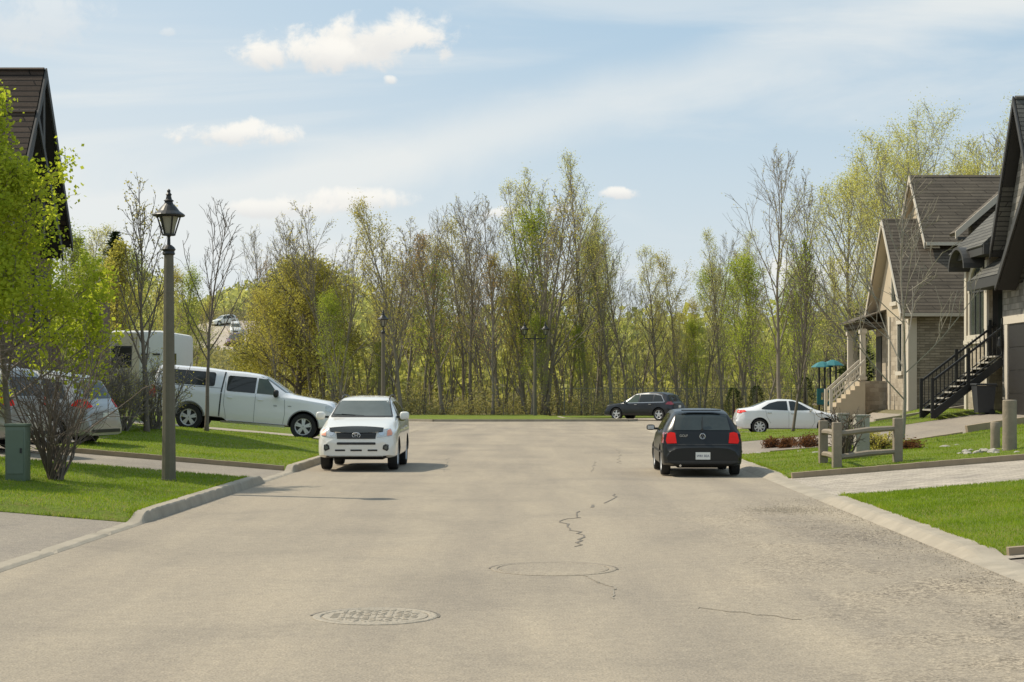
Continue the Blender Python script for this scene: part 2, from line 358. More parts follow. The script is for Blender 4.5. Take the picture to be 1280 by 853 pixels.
# ------------------------------------------------------------------ vehicles
from mathutils.bvhtree import BVHTree
def interp(tab, xs, sm=.05):
    a = np.array([t[0] for t in tab], float); b = np.array([t[1] for t in tab], float)
    out = np.zeros_like(xs)
    for k in (-1, -.6, -.2, .2, .6, 1): out += np.interp(xs+k*sm, a, b)
    return out/6
class Car:
    """closed body shell lofted along x (0 = nose, L = tail); patches are projected on it"""
    def __init__(s, L, zt, zs, ws, wr, zb, wm, axles, tyre_r, crown=.05, sm=.05):
        s.L = L; s.ax = axles; s.tr = tyre_r
        xs = np.unique(np.concatenate([np.linspace(0, L, 90), np.array([.01, .025, .05, L-.05, L-.025, L-.01])]))
        s.xs = xs
        s.ZT = interp(zt, xs, sm); s.WS = interp(ws, xs, .04); s.WR = interp(wr, xs, .05); s.ZB = interp(zb, xs, .03); s.WM = interp(wm, xs, .04)
        s.ZS = np.minimum(interp(zs, xs, .05), s.ZT-.10)
        cr = np.minimum(crown, .06); s.ZE = np.maximum(s.ZT-crown, s.ZS+.015)
        rings = []
        for i in range(len(xs)):
            zb_, zt_, zs_, ze_ = s.ZB[i], s.ZT[i], s.ZS[i], s.ZE[i]; ws_, wr_, wm_ = s.WS[i], s.WR[i], s.WM[i]
            h = zs_-zb_
            r = [(0, zb_), (wm_*.80, zb_), (wm_*.955, zb_+.03), (wm_*.985, zb_+.10*h), (wm_, zb_+.30*h), (wm_*1.0, zb_+.52*h), (wm_*.995, zb_+.72*h),
                 (ws_*1.004, zb_+.88*h), (ws_, zs_-.02), (ws_*.985, zs_+.008)]
            for t in (.25, .5, .75, 1.):
                bow = math.sin(math.pi*t)*.02
                r.append((ws_*.985*(1-t)+wr_*t+bow*(1 if ze_-zs_ > .2 else .3), zs_+.008+(ze_-zs_-.008)*t))
            for a in (18, 36, 54, 72, 90):
                r.append((wr_*math.cos(R(a))**.75 if a < 90 else 0, ze_+(zt_-ze_)*math.sin(R(a))))
            rings.append(r)
        s.rings = np.array(rings)
        zg = np.linspace(0, 2.3, 460); s.zg = zg
        W = np.zeros((len(xs), len(zg)))
        for i in range(len(xs)):
            r = s.rings[i][1:]
            W[i] = np.interp(zg, np.maximum.accumulate(r[:, 1])+np.arange(len(r))*1e-6, r[:, 0], left=-1, right=-1)
        s.xf = np.linspace(0, L, 800)
        s.W = np.stack([np.interp(s.xf, xs, W[:, j]) for j in range(len(zg))], 1)
    def wcol(s, z):
        j = min(max(z/2.3*459, 0), 458.999); k = int(j); t = j-k
        return s.W[:, k]*(1-t)+s.W[:, k+1]*t
    def _end(s, y, z, order):
        w = s.wcol(z)-abs(y); idx = range(len(w)) if order > 0 else range(len(w)-1, -1, -1)
        pos = np.nonzero(w >= 0)[0]
        if len(pos) == 0: return None
        i = pos[0] if order > 0 else pos[-1]; j = i-1 if order > 0 else i+1
        if j < 0 or j >= len(w): return s.xf[i]
        if w[j] < -.5: return s.xf[i]
        t = w[i]/(w[i]-w[j]); return s.xf[i]+(s.xf[j]-s.xf[i])*t
    def front(s, y, z): return s._end(y, z, 1)
    def rear(s, y, z): return s._end(y, z, -1)
    def side(s, x, z):
        w = s.wcol(z); return float(np.interp(x, s.xf, w))
    def top(s, x, y):
        i = int(np.argmin(abs(s.xf-x))); w = s.W[i]; p = np.nonzero(w >= abs(y))[0]
        return s.zg[p[-1]] if len(p) else float(np.interp(x, s.xs, s.ZT))
    def shell(s, mats, parent):
        mb = MB(); n = s.rings.shape[1]; full = []
        for i, x in enumerate(s.xs):
            r = s.rings[i]
            ring = [(x, -y, z) for y, z in r] + [(x, y, z) for y, z in r[-2:0:-1]]
            full.append(ring)
        m = len(full[0])
        mb.v = [p for ring in full for p in ring]
        for i in range(len(full)-1):
            for k in range(m): mb.f.append((i*m+k, i*m+(k+1) % m, (i+1)*m+(k+1) % m, (i+1)*m+k))
        # end caps as fans
        for i, flip in ((0, False), (len(full)-1, True)):
            c = len(mb.v); mb.v.append((s.xs[i], 0, (s.ZB[i]+s.ZT[i])/2))
            for k in range(m): mb.f.append((c, i*m+k, i*m+(k+1) % m))
        mb.m = [0]*len(mb.f)
        o = mb.build('body', mats, parent)
        me = o.data
        s.bvh = BVHTree.FromPolygons([Vector(v) for v in mb.v], mb.f)
        # wheel arches
        cut = MB()
        for ax in s.ax:
            for sy in (-1, 1):
                R_ = s.tr*1.17; prof = [(R_, -.30), (R_, .5)]
                y0 = s.side(ax, s.tr)
                cut.lathe([(R_, -.34), (R_, .3)] if sy > 0 else [(R_, -.3), (R_, .34)], (ax, sy*y0, s.tr*1.02), 'y', 40)
        co = cut.build('cut', mats[1], None)
        md = o.modifiers.new('b', 'BOOLEAN'); md.operation = 'DIFFERENCE'; md.solver = 'EXACT'; md.object = co
        dg = bpy.context.evaluated_depsgraph_get(); dg.update()
        nm = bpy.data.meshes.new_from_object(o.evaluated_get(dg)); o.modifiers.clear(); o.data = nm; nm.name = 'body'
        bpy.data.objects.remove(co)
        nm.materials.clear()
        for q in mats: nm.materials.append(q)
        for p in nm.polygons:
            p.material_index = 0
            for ax in s.ax:
                d = math.hypot(p.center.x-ax, p.center.z-s.tr*1.02); y0 = s.side(ax, s.tr)
                if d < s.tr*1.17+.004 and abs(p.center.y) < y0-.004 and (d > s.tr*1.165-.03 or abs(abs(p.center.y)-(y0-.34)) < .01) and p.center.z > .2 and (abs(p.normal.y) > .9 or abs((p.center.x-ax)*p.normal.x+(p.center.z-s.tr*1.02)*p.normal.z) > .6*d):
                    if abs(p.center.y) < y0-.33 or d > s.tr*1.15: p.material_index = 1
            if p.center.z < np.interp(p.center.x, s.xs, s.ZB)+.01 and p.normal.z < -.7: p.material_index = 1
        nm.polygons.foreach_set('use_smooth', [True]*len(nm.polygons)); nm.set_sharp_from_angle(angle=R(32))
        s.body = o; return o
    def patch(s, view, poly, off, name, mat, parent, flip=False, grid=.07, thick=0., build=True, mb=None):
        """poly in (y,z) for front/rear, (x,z) for side, (x,y) for top"""
        bm = bmesh.new()
        vs = [bm.verts.new((a, b, 0)) for a, b in poly]; bm.faces.new(vs)
        us = [p[0] for p in poly]; ws = [p[1] for p in poly]
        for ax, lo, hi in ((0, min(us), max(us)), (1, min(ws), max(ws))):
            k = int((hi-lo)/grid)
            for i in range(1, k+1):
                c = lo+(hi-lo)*i/(k+1); co = (c, 0, 0) if ax == 0 else (0, c, 0); no = (1, 0, 0) if ax == 0 else (0, 1, 0)
                bmesh.ops.bisect_plane(bm, geom=bm.verts[:]+bm.edges[:]+bm.faces[:], plane_co=co, plane_no=no)
        bm.verts.index_update(); pts = []
        for v in bm.verts:
            a, b = v.co.x, v.co.y
            o_, d_ = {'front': ((-9, a, b), (1, 0, 0)), 'rear': ((s.L+9, a, b), (-1, 0, 0)), 'left': ((a, 9, b), (0, -1, 0)), 'right': ((a, -9, b), (0, 1, 0))}[view]
            d_ = Vector(d_); h, n, _, _ = s.bvh.ray_cast(Vector(o_), d_)
            if h is None:
                h, n, _, _ = s.bvh.find_nearest(Vector({'front': (0, a, b), 'rear': (s.L, a, b), 'left': (a, .9, b), 'right': (a, -.9, b)}[view]))
            q_ = h-d_*(off+.002)/max(.3, abs(n.dot(d_)))
            pts.append(q_[:])
        fs = [tuple(v.index for v in f.verts) for f in bm.faces]; bm.free()
        q = mb or MB(); q.add(pts, fs)
        if not build: return q
        return q.build(name, mat, parent, smooth=True, recalc=False)
def rrect(a0, a1, b0, b1, r=.03, n=3):
    out = []
    for cx, cy, s0 in ((a1-r, b1-r, 0), (a0+r, b1-r, 90), (a0+r, b0+r, 180), (a1-r, b0+r, 270)):
        for i in range(n+1): t = R(s0+90*i/n); out.append((cx+r*math.cos(t), cy+r*math.sin(t)))
    return out
def ell(cx, cy, rx, ry, n=20): return [(cx+rx*math.cos(2*math.pi*i/n), cy+ry*math.sin(2*math.pi*i/n)) for i in range(n)]
def strip(pts, w):
    "thin polygon following a polyline"
    a = []; b = []
    for i, p in enumerate(pts):
        q0 = Vector(pts[max(0, i-1)]); q1 = Vector(pts[min(len(pts)-1, i+1)]); d = (q1-q0).normalized(); n = Vector((-d.y, d.x))
        a.append((p[0]+n.x*w/2, p[1]+n.y*w/2)); b.append((p[0]-n.x*w/2, p[1]-n.y*w/2))
    return a+b[::-1]
def make_wheel(r, w, spokes, parent, pos, out, rimr=.66, dual=False, rimmat=None):
    "tyre mesh with a rim child; out = +1 when the outer face looks to +y"
    o = MB(); hw = w/2
    o.lathe([(r*rimr*.98, -hw*.3), (r*rimr, -hw*.9), (r*.93, -hw), (r*.985, -hw*.85), (r, -hw*.6), (r, hw*.6), (r*.985, hw*.85), (r*.93, hw), (r*rimr, hw*.9), (r*rimr*.98, hw*.3)], pos, 'y', 36, cap=False)
    t = o.build('wheel', M['tyre'], parent, smooth=True, auto=40)
    R0 = r*rimr; x, y, z = pos; m = MB()
    def L(prof): m.lathe([(a, b*out) for a, b in prof], pos, 'y', 36, cap=False)
    m.cm = 1; L([(0.001, hw*.35), (R0*.97, hw*.35), (R0*.97, hw*.30)])
    m.cm = 0
    L([(R0*.90, hw*.62), (R0*1.03, hw*.93), (R0*1.03, hw*.80), (R0*.93, hw*.5)])
    L([(R0*.05, hw*.82), (R0*.20, hw*.80), (R0*.25, hw*.45)])
    for k in range(spokes):
        for dd in ((-.16, .16) if dual else (0,)):
            a = 2*math.pi*k/spokes + .3 + dd
            c, s_ = math.cos(a), math.sin(a); w0 = R0*(.13 if dual else .20)*(5/max(5, spokes))**.5; w1 = R0*(.10 if dual else .17)*(5/max(5, spokes))**.5
            pts = []
            for (rr, ww, yy) in ((R0*.14, w0, .80), (R0*.93, w1, .72)):
                for sg in (-1, 1):
                    px, pz = rr*c - sg*ww*s_, rr*s_ + sg*ww*c
                    pts.append((x+px, y+hw*yy*out, z+pz)); pts.append((x+px, y+hw*(yy-.3)*out, z+pz))
            m.add(pts, [(0, 2, 6, 4), (1, 5, 7, 3), (0, 4, 5, 1), (2, 3, 7, 6), (4, 6, 7, 5), (0, 1, 3, 2)])
    m.build('rim', [rimmat or M['rim'], M['rimdark']], t, smooth=False)
    return t
def wheels(c, root, w=.22, spokes=5, inset=.02, dual=False, rimr=.66, rimmat=None):
    for ax in c.ax:
        for sy in (-1, 1):
            y0 = c.side(ax, c.tr*1.9 if c.tr*1.9 < 1.0 else .7)
            make_wheel(c.tr, w, spokes, root, (ax, sy*(y0-inset-w/2), c.tr), sy, rimr, dual, rimmat)
def mirror(root, x, y, z, mat, sy, w=.2, h=.15, d=.12):
    m = MB(); bm = bmesh.new(); bmesh.ops.create_icosphere(bm, subdivisions=3, radius=1)
    for v in bm.verts:
        p = v.co; f = lambda t: math.copysign(abs(t)**.6, t)
        v.co = Vector((x+f(p.x)*d/2*(1 if p.x < 0 else .45), sy*(y+w/2)+f(p.y)*w/2, z+f(p.z)*h/2))
    bm.verts.index_update(); m.add([v.co[:] for v in bm.verts], [tuple(v.index for v in f.verts) for f in bm.faces]); bm.free()
    o = m.build('mirror', mat, root, smooth=True)
    a = MB(); a.bar((x, sy*(y-.08), z-.03), (x, sy*(y+w*.3), z-.03), .06, .05); a.build('mirror_arm', M['plastic'], o)
    g = MB(); g.add([(x+d*.24, sy*(y+w*.12), z-h*.32), (x+d*.24, sy*(y+w*.88), z-h*.32), (x+d*.24, sy*(y+w*.88), z+h*.32), (x+d*.24, sy*(y+w*.12), z+h*.32)], [(0, 1, 2, 3)]); g.build('mirror_glass', M['chrome'], o)
    return o
def handle(c, root, x, z, mat, views=('left', 'right'), w=.17):
    for v in views:
        sy = 1 if v == 'left' else -1; y = c.side(x, z)
        m = MB(); m.box(x-w/2, x+w/2, min(sy*(y+.002), sy*(y+.032)), max(sy*(y+.002), sy*(y+.032)), z-.017, z+.017, .008); m.build('door_handle', mat, root)
def text_mesh(txt, size, name, mat, parent, mtx, ext=.003):
    cu = bpy.data.curves.new('t', 'FONT'); cu.body = txt; cu.size = size; cu.align_x = 'CENTER'; cu.align_y = 'CENTER'; cu.extrude = ext
    o = bpy.data.objects.new('t', cu); col.objects.link(o); dg = bpy.context.evaluated_depsgraph_get(); dg.update()
    me = bpy.data.meshes.new_from_object(o.evaluated_get(dg)); bpy.data.objects.remove(o)
    me.transform(mtx); me.materials.clear(); me.materials.append(mat); me.name = name
    t = bpy.data.objects.new(name, me); col.objects.link(t); t.parent = parent; KIDS.setdefault(parent.name, []).append(t)
    return t
def face_mtx(view, x, y, z):
    "text plane looking out of the front / rear / left side of the vehicle"
    if view == 'rear': m = Matrix(((0, 0, 1), (1, 0, 0), (0, 1, 0)))       # text x -> +y, up -> z, normal -> +x
    elif view == 'front': m = Matrix(((0, 0, -1), (-1, 0, 0), (0, 1, 0)))
    elif view == 'left': m = Matrix(((-1, 0, 0), (0, 0, 1), (0, 1, 0)))
    else: m = Matrix(((1, 0, 0), (0, 0, -1), (0, 1, 0)))
    return Matrix.Translation((x, y, z)) @ m.to_4x4()
def place(root, x, y, th, wb=(0.9, 3.5), scale=1.0):
    "set a vehicle (nose toward -x local) with its middle on the ground at x,y; th in degrees"
    c, s_ = math.cos(R(th)), math.sin(R(th)); xm = (wb[0]+wb[1])/2
    pf = (x + c*(wb[0]-xm), y + s_*(wb[0]-xm)); pr = (x + c*(wb[1]-xm), y + s_*(wb[1]-xm))
    zf, zr = T(*pf)+.012, T(*pr)+.012
    pitch = math.atan2(zr-zf, wb[1]-wb[0])
    m = Matrix.Rotation(R(th), 4, 'Z') @ Matrix.Rotation(-pitch, 4, 'Y')
    v = m @ Vector((xm, 0, 0))
    root.rotation_euler = m.to_euler(); root.location = (x-v.x, y-v.y, (zf+zr)/2-v.z)
V2 = lambda *a: list(a)
# ---------- white compact SUV, seen from the front
def suv_front():
    root = empty('white_suv', (0, 0, 0), 'white compact SUV with a dark hood deflector parked against the left kerb, facing us', 'suv')
    c = Car(4.6, [(0, .66), (.03, .82), (.08, .94), (.18, 1.0), (.6, 1.09), (1.1, 1.18), (1.22, 1.21), (2.0, 1.60), (2.25, 1.66), (3.0, 1.70), (4.0, 1.66), (4.3, 1.55), (4.5, 1.12), (4.57, .95), (4.6, .7)],
            [(0, .6), (.1, .80), (.3, .88), (1.1, 1.0), (2, 1.02), (4.2, 1.1), (4.6, .9)],
            [(0, .66), (.06, .78), (.2, .85), (.5, .885), (4.1, .885), (4.4, .84), (4.6, .72)],
            [(0, .58), (.2, .72), (1.1, .80), (1.3, .775), (2.0, .62), (2.3, .60), (3.9, .58), (4.3, .60), (4.5, .70), (4.6, .65)],
            [(0, .34), (.15, .29), (4.4, .30), (4.6, .36)],
            [(0, .72), (.06, .82), (.2, .88), (.5, .905), (4.1, .905), (4.4, .87), (4.6, .78)], (.90, 3.46), .355, crown=.055)
    c.shell([M['white'], M['arch']], root)
    pt = c.patch
    pt('front', [(-.71, 1.225), (.71, 1.225), (.56, 1.585), (-.56, 1.585)], .004, 'windshield', M['glassgrey'], root)
    m = MB()
    for a in ([(-.73, 1.222), (-.70, 1.222), (-.565, 1.61), (-.59, 1.61)], [(.73, 1.222), (.70, 1.222), (.565, 1.61), (.59, 1.61)], [(-.72, 1.21), (.72, 1.21), (.72, 1.238), (-.72, 1.238)]): pt('front', a, .007, '', None, None, build=False, mb=m)
    m.build('windshield_seal', M['plastic'], root)
    # hood deflector, a dark bow over the grille
    top = [(y, .985+.035*(1-(y/.62)**2)) for y in np.linspace(-.62, .62, 13)]; bot = [(y, .87 + .035*(abs(y)/.6)**2) for y in np.linspace(.60, -.60, 13)]
    m = MB(); pt('front', top+bot, .035, '', None, None, build=False, mb=m); m.build('hood_deflector', M['blackgloss'], root, smooth=True)
    g = pt('front', [(-.435, .735), (.435, .735), (.455, .87), (-.455, .87)], .012, 'grille', M['plastic'], root)
    m = MB()
    for z in (.765, .795, .825): pt('front', rrect(-.43, .43, z-.005, z+.005, .002, 1), .02, '', None, None, build=False, mb=m)
    m.build('grille_bar', M['darktrim'], g)
    x0 = c.front(0, .82)-.035; m = MB()
    def ring(rx, rz, cy, cz, t=.011):
        n = 28; pts = [(x0, cy+rx*math.cos(2*math.pi*i/n), cz+rz*math.sin(2*math.pi*i/n)) for i in range(n+1)]; m.tube(pts, t, 5)
    ring(.088, .062, 0, .812); ring(.03, .06, 0, .812, .008); ring(.058, .024, 0, .838, .008)
    m.build('emblem', M['chrome'], root, smooth=True)
    pt('front', rrect(-.44, .44, .60, .655, .02), .008, 'bumper_slot', M['plastic'], root)
    for a, b in ((-.48, -.26), (-.13, .13), (.25, .48)): pt('front', rrect(a, b, .455, .492, .012), .008, 'lower_slot', M['plastic'], root)
    pt('front', [(-.72, .30), (.72, .30), (.66, .35), (-.66, .35)], .008, 'lower_lip', M['plastic'], root)
    for sy in (-1, 1):
        h = pt('front', [(sy*.47, .76), (sy*.80, .80), (sy*.815, .86), (sy*.76, .965), (sy*.62, .955), (sy*.49, .90)], .008, 'headlight', M['headlight'], root)
        pt('front', [(sy*.69, .80), (sy*.80, .815), (sy*.812, .86), (sy*.765, .95), (sy*.70, .93)], .013, 'turn_lens', M['amber'], h)
        pt('front', ell(sy*.57, .86, .06, .055), .013, 'lamp_bowl', M['chrome'], h)
        f = pt('front', [(sy*.60, .50), (sy*.70, .455), (sy*.735, .50), (sy*.735, .60), (sy*.66, .615), (sy*.61, .58)], .008, 'fog_light', M['plastic'], root)
        pt('front', ell(sy*.675, .535, .038, .038), .012, 'fog_lens', M['glassgrey'], f)
        mirror(root, 1.45, .875, 1.235, M['white'], sy, .22, .19, .16)
        v = 'left' if sy > 0 else 'right'
        pt(v, [(1.66, 1.12), (2.38, 1.09), (2.38, 1.56), (2.12, 1.54)], .006, 'side_window', M['glass'], root)
        pt(v, [(2.46, 1.09), (3.28, 1.10), (3.28, 1.56), (2.46, 1.565)], .006, 'side_window', M['glass'], root)
        pt(v, [(3.38, 1.12), (3.92, 1.18), (3.74, 1.50), (3.38, 1.54)], .006, 'side_window', M['glass'], root)
        m = MB()
        for pl in (strip([(1.35, .95), (1.38, .5), (1.5, .40)], .01), strip([(2.42, 1.07), (2.42, .40)], .01), strip([(3.32, 1.08), (3.30, .8), (3.05, .42)], .01)): pt(v, pl, .003, '', None, None, build=False, mb=m)
        m.build('door_gap', M['seam'], root)
        r = MB(); xs = np.linspace(2.2, 4.0, 9)
        r.tube([(x, sy*.57, c.top(x, .54)+(.055 if 0 < i < 8 else 0)) for i, x in enumerate(xs)], .018, 6); r.build('roof_rail', M['darktrim'], root, smooth=True)
        pt('rear', [(sy*.62, .95), (sy*.83, .95), (sy*.78, 1.25), (sy*.66, 1.3)], .01, 'tail_light', M['taillight'], root)
        w = MB(); y = sy*.05; w.bar((1.27, sy*.1+.05, c.top(1.27, .1)+.02), (1.33, sy*.1+.58, c.top(1.33, .5)+.03), .016); w.build('wiper', M['plastic'], root)
    handle(c, root, 2.22, .93, M['white']); handle(c, root, 3.15, .95, M['white'])
    m = MB(); m.box(1.95, 2.0, -.09, .09, 1.40, 1.45, .015)
    # underside: axle beam and exhaust so that daylight shows beneath the bumper only at the middle
    u = MB(); u.box(.6, 4.2, -.55, .55, .24, .32); u.build('underbody', M['arch'], root)
    wheels(c, root, .225, 5)
    return root
M['blackgloss'] = simple('black_gloss', (.035, .038, .035), .2, coat=.6)
# ---------- black hatchback, seen from behind
def hatchback():
    root = empty('black_hatchback', (0, 0, 0), 'black hatchback with lit red tail lights parked along the right kerb, seen from behind', 'car')
    c = Car(4.15, [(0, .58), (.04, .68), (.15, .76), (.9, .92), (1.05, .97), (1.8, 1.37), (2.15, 1.425), (2.8, 1.44), (3.45, 1.40), (3.70, 1.34), (3.97, .98), (4.02, .90), (4.06, .69), (4.11, .66), (4.15, .60)],
            [(0, .5), (.2, .68), (1.0, .86), (2, .88), (3.6, .93), (4.0, .9), (4.15, .6)],
            [(0, .60), (.1, .72), (.4, .81), (3.4, .845), (3.8, .83), (3.98, .81), (4.06, .79), (4.15, .70)],
            [(0, .5), (.3, .66), (1.0, .74), (1.8, .60), (2.1, .57), (3.3, .57), (3.75, .57), (3.98, .66), (4.15, .60)],
            [(0, .25), (.1, .2), (3.9, .21), (4.05, .235), (4.15, .27)],
            [(0, .66), (.1, .78), (.4, .855), (3.5, .865), (3.9, .855), (4.06, .83), (4.15, .74)], (.86, 3.37), .315, crown=.045, sm=.035)
    c.shell([M['black'], M['arch']], root)
    pt = c.patch
    pt('rear', [(-.60, .985), (.60, .985), (.53, 1.335), (.46, 1.36), (-.46, 1.36), (-.53, 1.335)], .006, 'rear_window', M['hatchglass'], root)
    w = MB(); x = c.rear(0, 1.03)+.03; w.bar((x, 0, 1.0), (x-.10, .01, 1.27), .02); w.lathe([(.03, 0), (.03, .04)], (x-.02, 0, .99), 'x', 12); w.build('wiper', M['plastic'], root)
    s_ = MB(); s_.bar((3.66, -.42, 1.405), (3.66, .42, 1.405), .10, .02); s_.build('roof_spoiler', M['black'], root)
    pt('rear', [(-.5, .255), (.5, .255), (.5, .27), (-.5, .27)], .004, 'bumper_lip', M['plastic'], root)
    m = MB()
    for z in (.675,): pt('rear', [(-.76, z), (.76, z), (.76, z+.012), (-.76, z+.012)], .004, '', None, None, build=False, mb=m)
    pt('rear', strip([(-.60, .69), (-.56, .93)], .01), .004, '', None, None, build=False, mb=m); pt('rear', strip([(.60, .69), (.56, .93)], .01), .004, '', None, None, build=False, mb=m)
    m.build('hatch_gap', M['seam'], root)
    pt('rear', [(-.80, .30), (.80, .30), (.80, .335), (-.80, .335)], .012, 'bumper_strip', M['plastic'], root)
    for sy in (-1, 1):
        t = pt('rear', [(sy*.55, .71), (sy*.755, .70), (sy*.78, .76), (sy*.745, .92), (sy*.67, .945), (sy*.58, .93)], .012, 'tail_light', M['taillight'], root)
        v = 'left' if sy > 0 else 'right'
        pt(v, [(3.72, .72), (4.0, .71), (3.96, .93), (3.80, .94)], .006, 'lens_side', M['tail_dark'], t)
        pt(v, [(1.42, .95), (2.25, .94), (2.25, 1.34), (2.0, 1.325)], .006, 'side_window', M['glass'], root)
        pt(v, [(2.33, .94), (3.05, .95), (3.05, 1.33), (2.33, 1.345)], .006, 'side_window', M['glass'], root)
        pt(v, [(3.10, .955), (3.42, .98), (3.32, 1.25), (3.10, 1.31)], .006, 'side_window', M['glass'], root)
        mirror(root, 1.33, .845, .985, M['black'], sy, .19, .13, .14)
        pt(v, rrect(.7, 3.9, .50, .545, .01), .008, 'rub_strip', M['plastic'], root)
    m = MB()
    x0 = c.rear(0, .855)+.02
    m.tube([(x0, .058*math.cos(2*math.pi*i/24), .855+.058*math.sin(2*math.pi*i/24)) for i in range(25)], .007, 5)
    m.tube([(x0, -.022, .905), (x0, 0, .862), (x0, .022, .905)], .006, 4)
    m.tube([(x0, -.045, .885), (x0, -.022, .812), (x0, 0, .852), (x0, .022, .812), (x0, .045, .885)], .006, 4)
    m.build('emblem', M['chrome'], root)
    text_mesh('GOLF', .07, 'lettering', M['chrome'], root, face_mtx('rear', x0-.005, -.40, .865))
    # plate
    x1 = c.rear(0, .45)+.018
    p = MB(); p.box(x1-.01, x1, -.155, .155, .365, .52); po = p.build('license_plate', M['plate'], root)
    text_mesh('W81 82A', .068, 'plate_number', M['plate_ink'], po, face_mtx('rear', x1+.002, 0, .44), .001)
    lk_ = MB(); lk_.lathe([(.014, 0), (.014, .012)], (c.rear(-.19, .78), -.19, .78), 'x', 10); lk_.build('hatch_lock', M['chrome'], root)
    e = MB(); e.tube([(3.9, -.48, .24), (4.16, -.48, .235)], .025, 10); e.build('exhaust_pipe', M['chrome'], root)
    u = MB(); u.box(.5, 3.7, -.5, .5, .17, .23); u.build('underbody', M['arch'], root)
    a = MB(); a.tube([(3.3, -.02, .262), (3.3, .02, .262)], .001, 3)
    # two headrests seen through the glass are part of the interior
    wheels(c, root, .195, 9)
    return root
M['hatchglass'] = simple('hatch_glass', (.035, .043, .04), .05, spec=.6, var=.7, scale=1.8)
# ---------- pickup with cap
def pickup():
    root = empty('pickup_truck', (0, 0, 0), 'white four door pickup with a matching bed cap parked across the left driveway', 'pickup truck')
    c = Car(5.82, [(0, .85), (.02, 1.06), (.06, 1.17), (.2, 1.25), (1.2, 1.34), (1.5, 1.38), (2.25, 1.84), (2.55, 1.92), (3.0, 1.95), (3.60, 1.95), (4.2, 1.985), (5.5, 1.985), (5.68, 1.93), (5.74, 1.40), (5.82, 1.2)],
            [(0, .85), (.08, 1.08), (.4, 1.19), (1.4, 1.25), (2.0, 1.26), (5.8, 1.27)],
            [(0, .80), (.06, .89), (.3, .95), (.8, .965), (5.5, .96), (5.82, .94)],
            [(0, .60), (.3, .78), (1.4, .86), (2.2, .70), (2.6, .67), (3.55, .66), (3.75, .70), (5.6, .70), (5.82, .80)],
            [(0, .48), (.2, .40), (1.5, .38), (3.4, .38), (3.5, .46), (5.6, .50), (5.82, .56)],
            [(0, .80), (.1, .93), (.4, .985), (5.6, .985), (5.82, .96)], (.98, 4.55), .405, crown=.06)
    c.shell([M['pearl'], M['arch']], root)
    pt = c.patch
    pt('front', [(-.80, 1.42), (.80, 1.42), (.67, 1.85), (-.67, 1.85)], .006, 'windshield', M['glassgrey'], root)
    gr = pt('front', [(-.60, .86), (.60, .86), (.56, 1.12), (-.56, 1.12)], .012, 'grille', M['plastic'], root)
    m = MB(); m.bar((-.03, -.6, .99), (-.03, .6, .99), .03); m.bar((-.03, 0, .86), (-.0, 0, 1.12), .03); m.build('grille_bar', M['chrome'], gr)
    b = MB(); b.box(-.10, .06, -.92, .92, .50, .72, .04); b.build('bumper', M['pearl'], root)
    for sy in (-1, 1):
        v = 'left' if sy > 0 else 'right'
        pt('front', [(sy*.62, .92), (sy*.86, .92), (sy*.86, 1.06), (sy*.80, 1.12), (sy*.62, 1.12)], .008, 'headlight', M['headlight'], root)
        pt(v, [(.10, .90), (.32, .95), (.34, 1.10), (.20, 1.12), (.12, 1.08)], .008, 'headlight_side', M['headlight'], root)
        pt(v, [(1.82, 1.315), (2.50, 1.315), (2.50, 1.79), (2.22, 1.775)], .006, 'side_window', M['glassside'], root)
        pt(v, [(2.56, 1.315), (3.42, 1.315), (3.45, 1.36), (3.45, 1.76), (3.40, 1.80), (2.56, 1.80)], .006, 'side_window', M['glass'], root)
        cg = pt(v, rrect(3.86, 5.46, 1.45, 1.83, .06), .006, 'cap_window', M['glass'], root)
        m = MB(); pt(v, rrect(3.83, 5.49, 1.42, 1.86, .07), .004, '', None, None, build=False, mb=m); m.build('window_frame', M['plastic'], cg)
        m = MB()
        for pl in (strip([(3.55, 1.95-.05), (3.60, 1.3), (3.62, .45)], .045),): pt(v, pl, .004, '', None, None, build=False, mb=m)
        m.build('cab_bed_gap', M['seam'], root)
        m = MB()
        for pl in (strip([(1.62, 1.20), (1.58, .75), (1.62, .42)], .012), strip([(2.53, 1.28), (2.53, .42)], .012), strip([(3.50, 1.6), (3.50, .9), (3.44, .70), (3.40, .45)], .012), strip([(3.62, 1.385), (5.7, 1.385)], .014)): pt(v, pl, .003, '', None, None, build=False, mb=m)
        m.build('door_gap', M['seamlight'], root)
        m = MB(); pt(v, [(.98+.50*math.cos(R(a)), .42+.50*math.sin(R(a))) for a in range(-8, 190, 11)]+[(.98+.47*math.cos(R(a)), .42+.47*math.sin(R(a))) for a in range(188, -10, -11)], .006, '', None, None, build=False, mb=m)
        pt(v, [(4.55+.50*math.cos(R(a)), .42+.50*math.sin(R(a))) for a in range(-2, 184, 11)]+[(4.55+.47*math.cos(R(a)), .42+.47*math.sin(R(a))) for a in range(182, -4, -11)], .006, '', None, None, build=False, mb=m)
        m.build('arch_trim', M['seamlight'], root)
        mirror(root, 1.90, .97, 1.36, M['plastic'], sy, .26, .24, .2)
        m = MB(); m.bar((1.55, sy*.94, .36), (3.55, sy*.94, .36), .10, .06); m.build('side_step', M['chrome'], root)
        pt('rear', [(sy*.80, .95), (sy*.93, .95), (sy*.93, 1.32), (sy*.80, 1.32)], .012, 'tail_light', M['taillight'], root)
        pt(v, [(5.62, .95), (5.80, .95), (5.80, 1.30), (5.64, 1.30)], .012, 'tail_light_side', M['taillight'], root)
        text_mesh('1500', .06, 'lettering', M['seam'], root, face_mtx(v, 1.9 if sy > 0 else 1.9, sy*(c.side(1.9, .98)+.004), .98))
        text_mesh('HEMI', .05, 'lettering', M['seam'], root, face_mtx(v, 1.45, sy*(c.side(1.45, 1.02)+.004), 1.0))
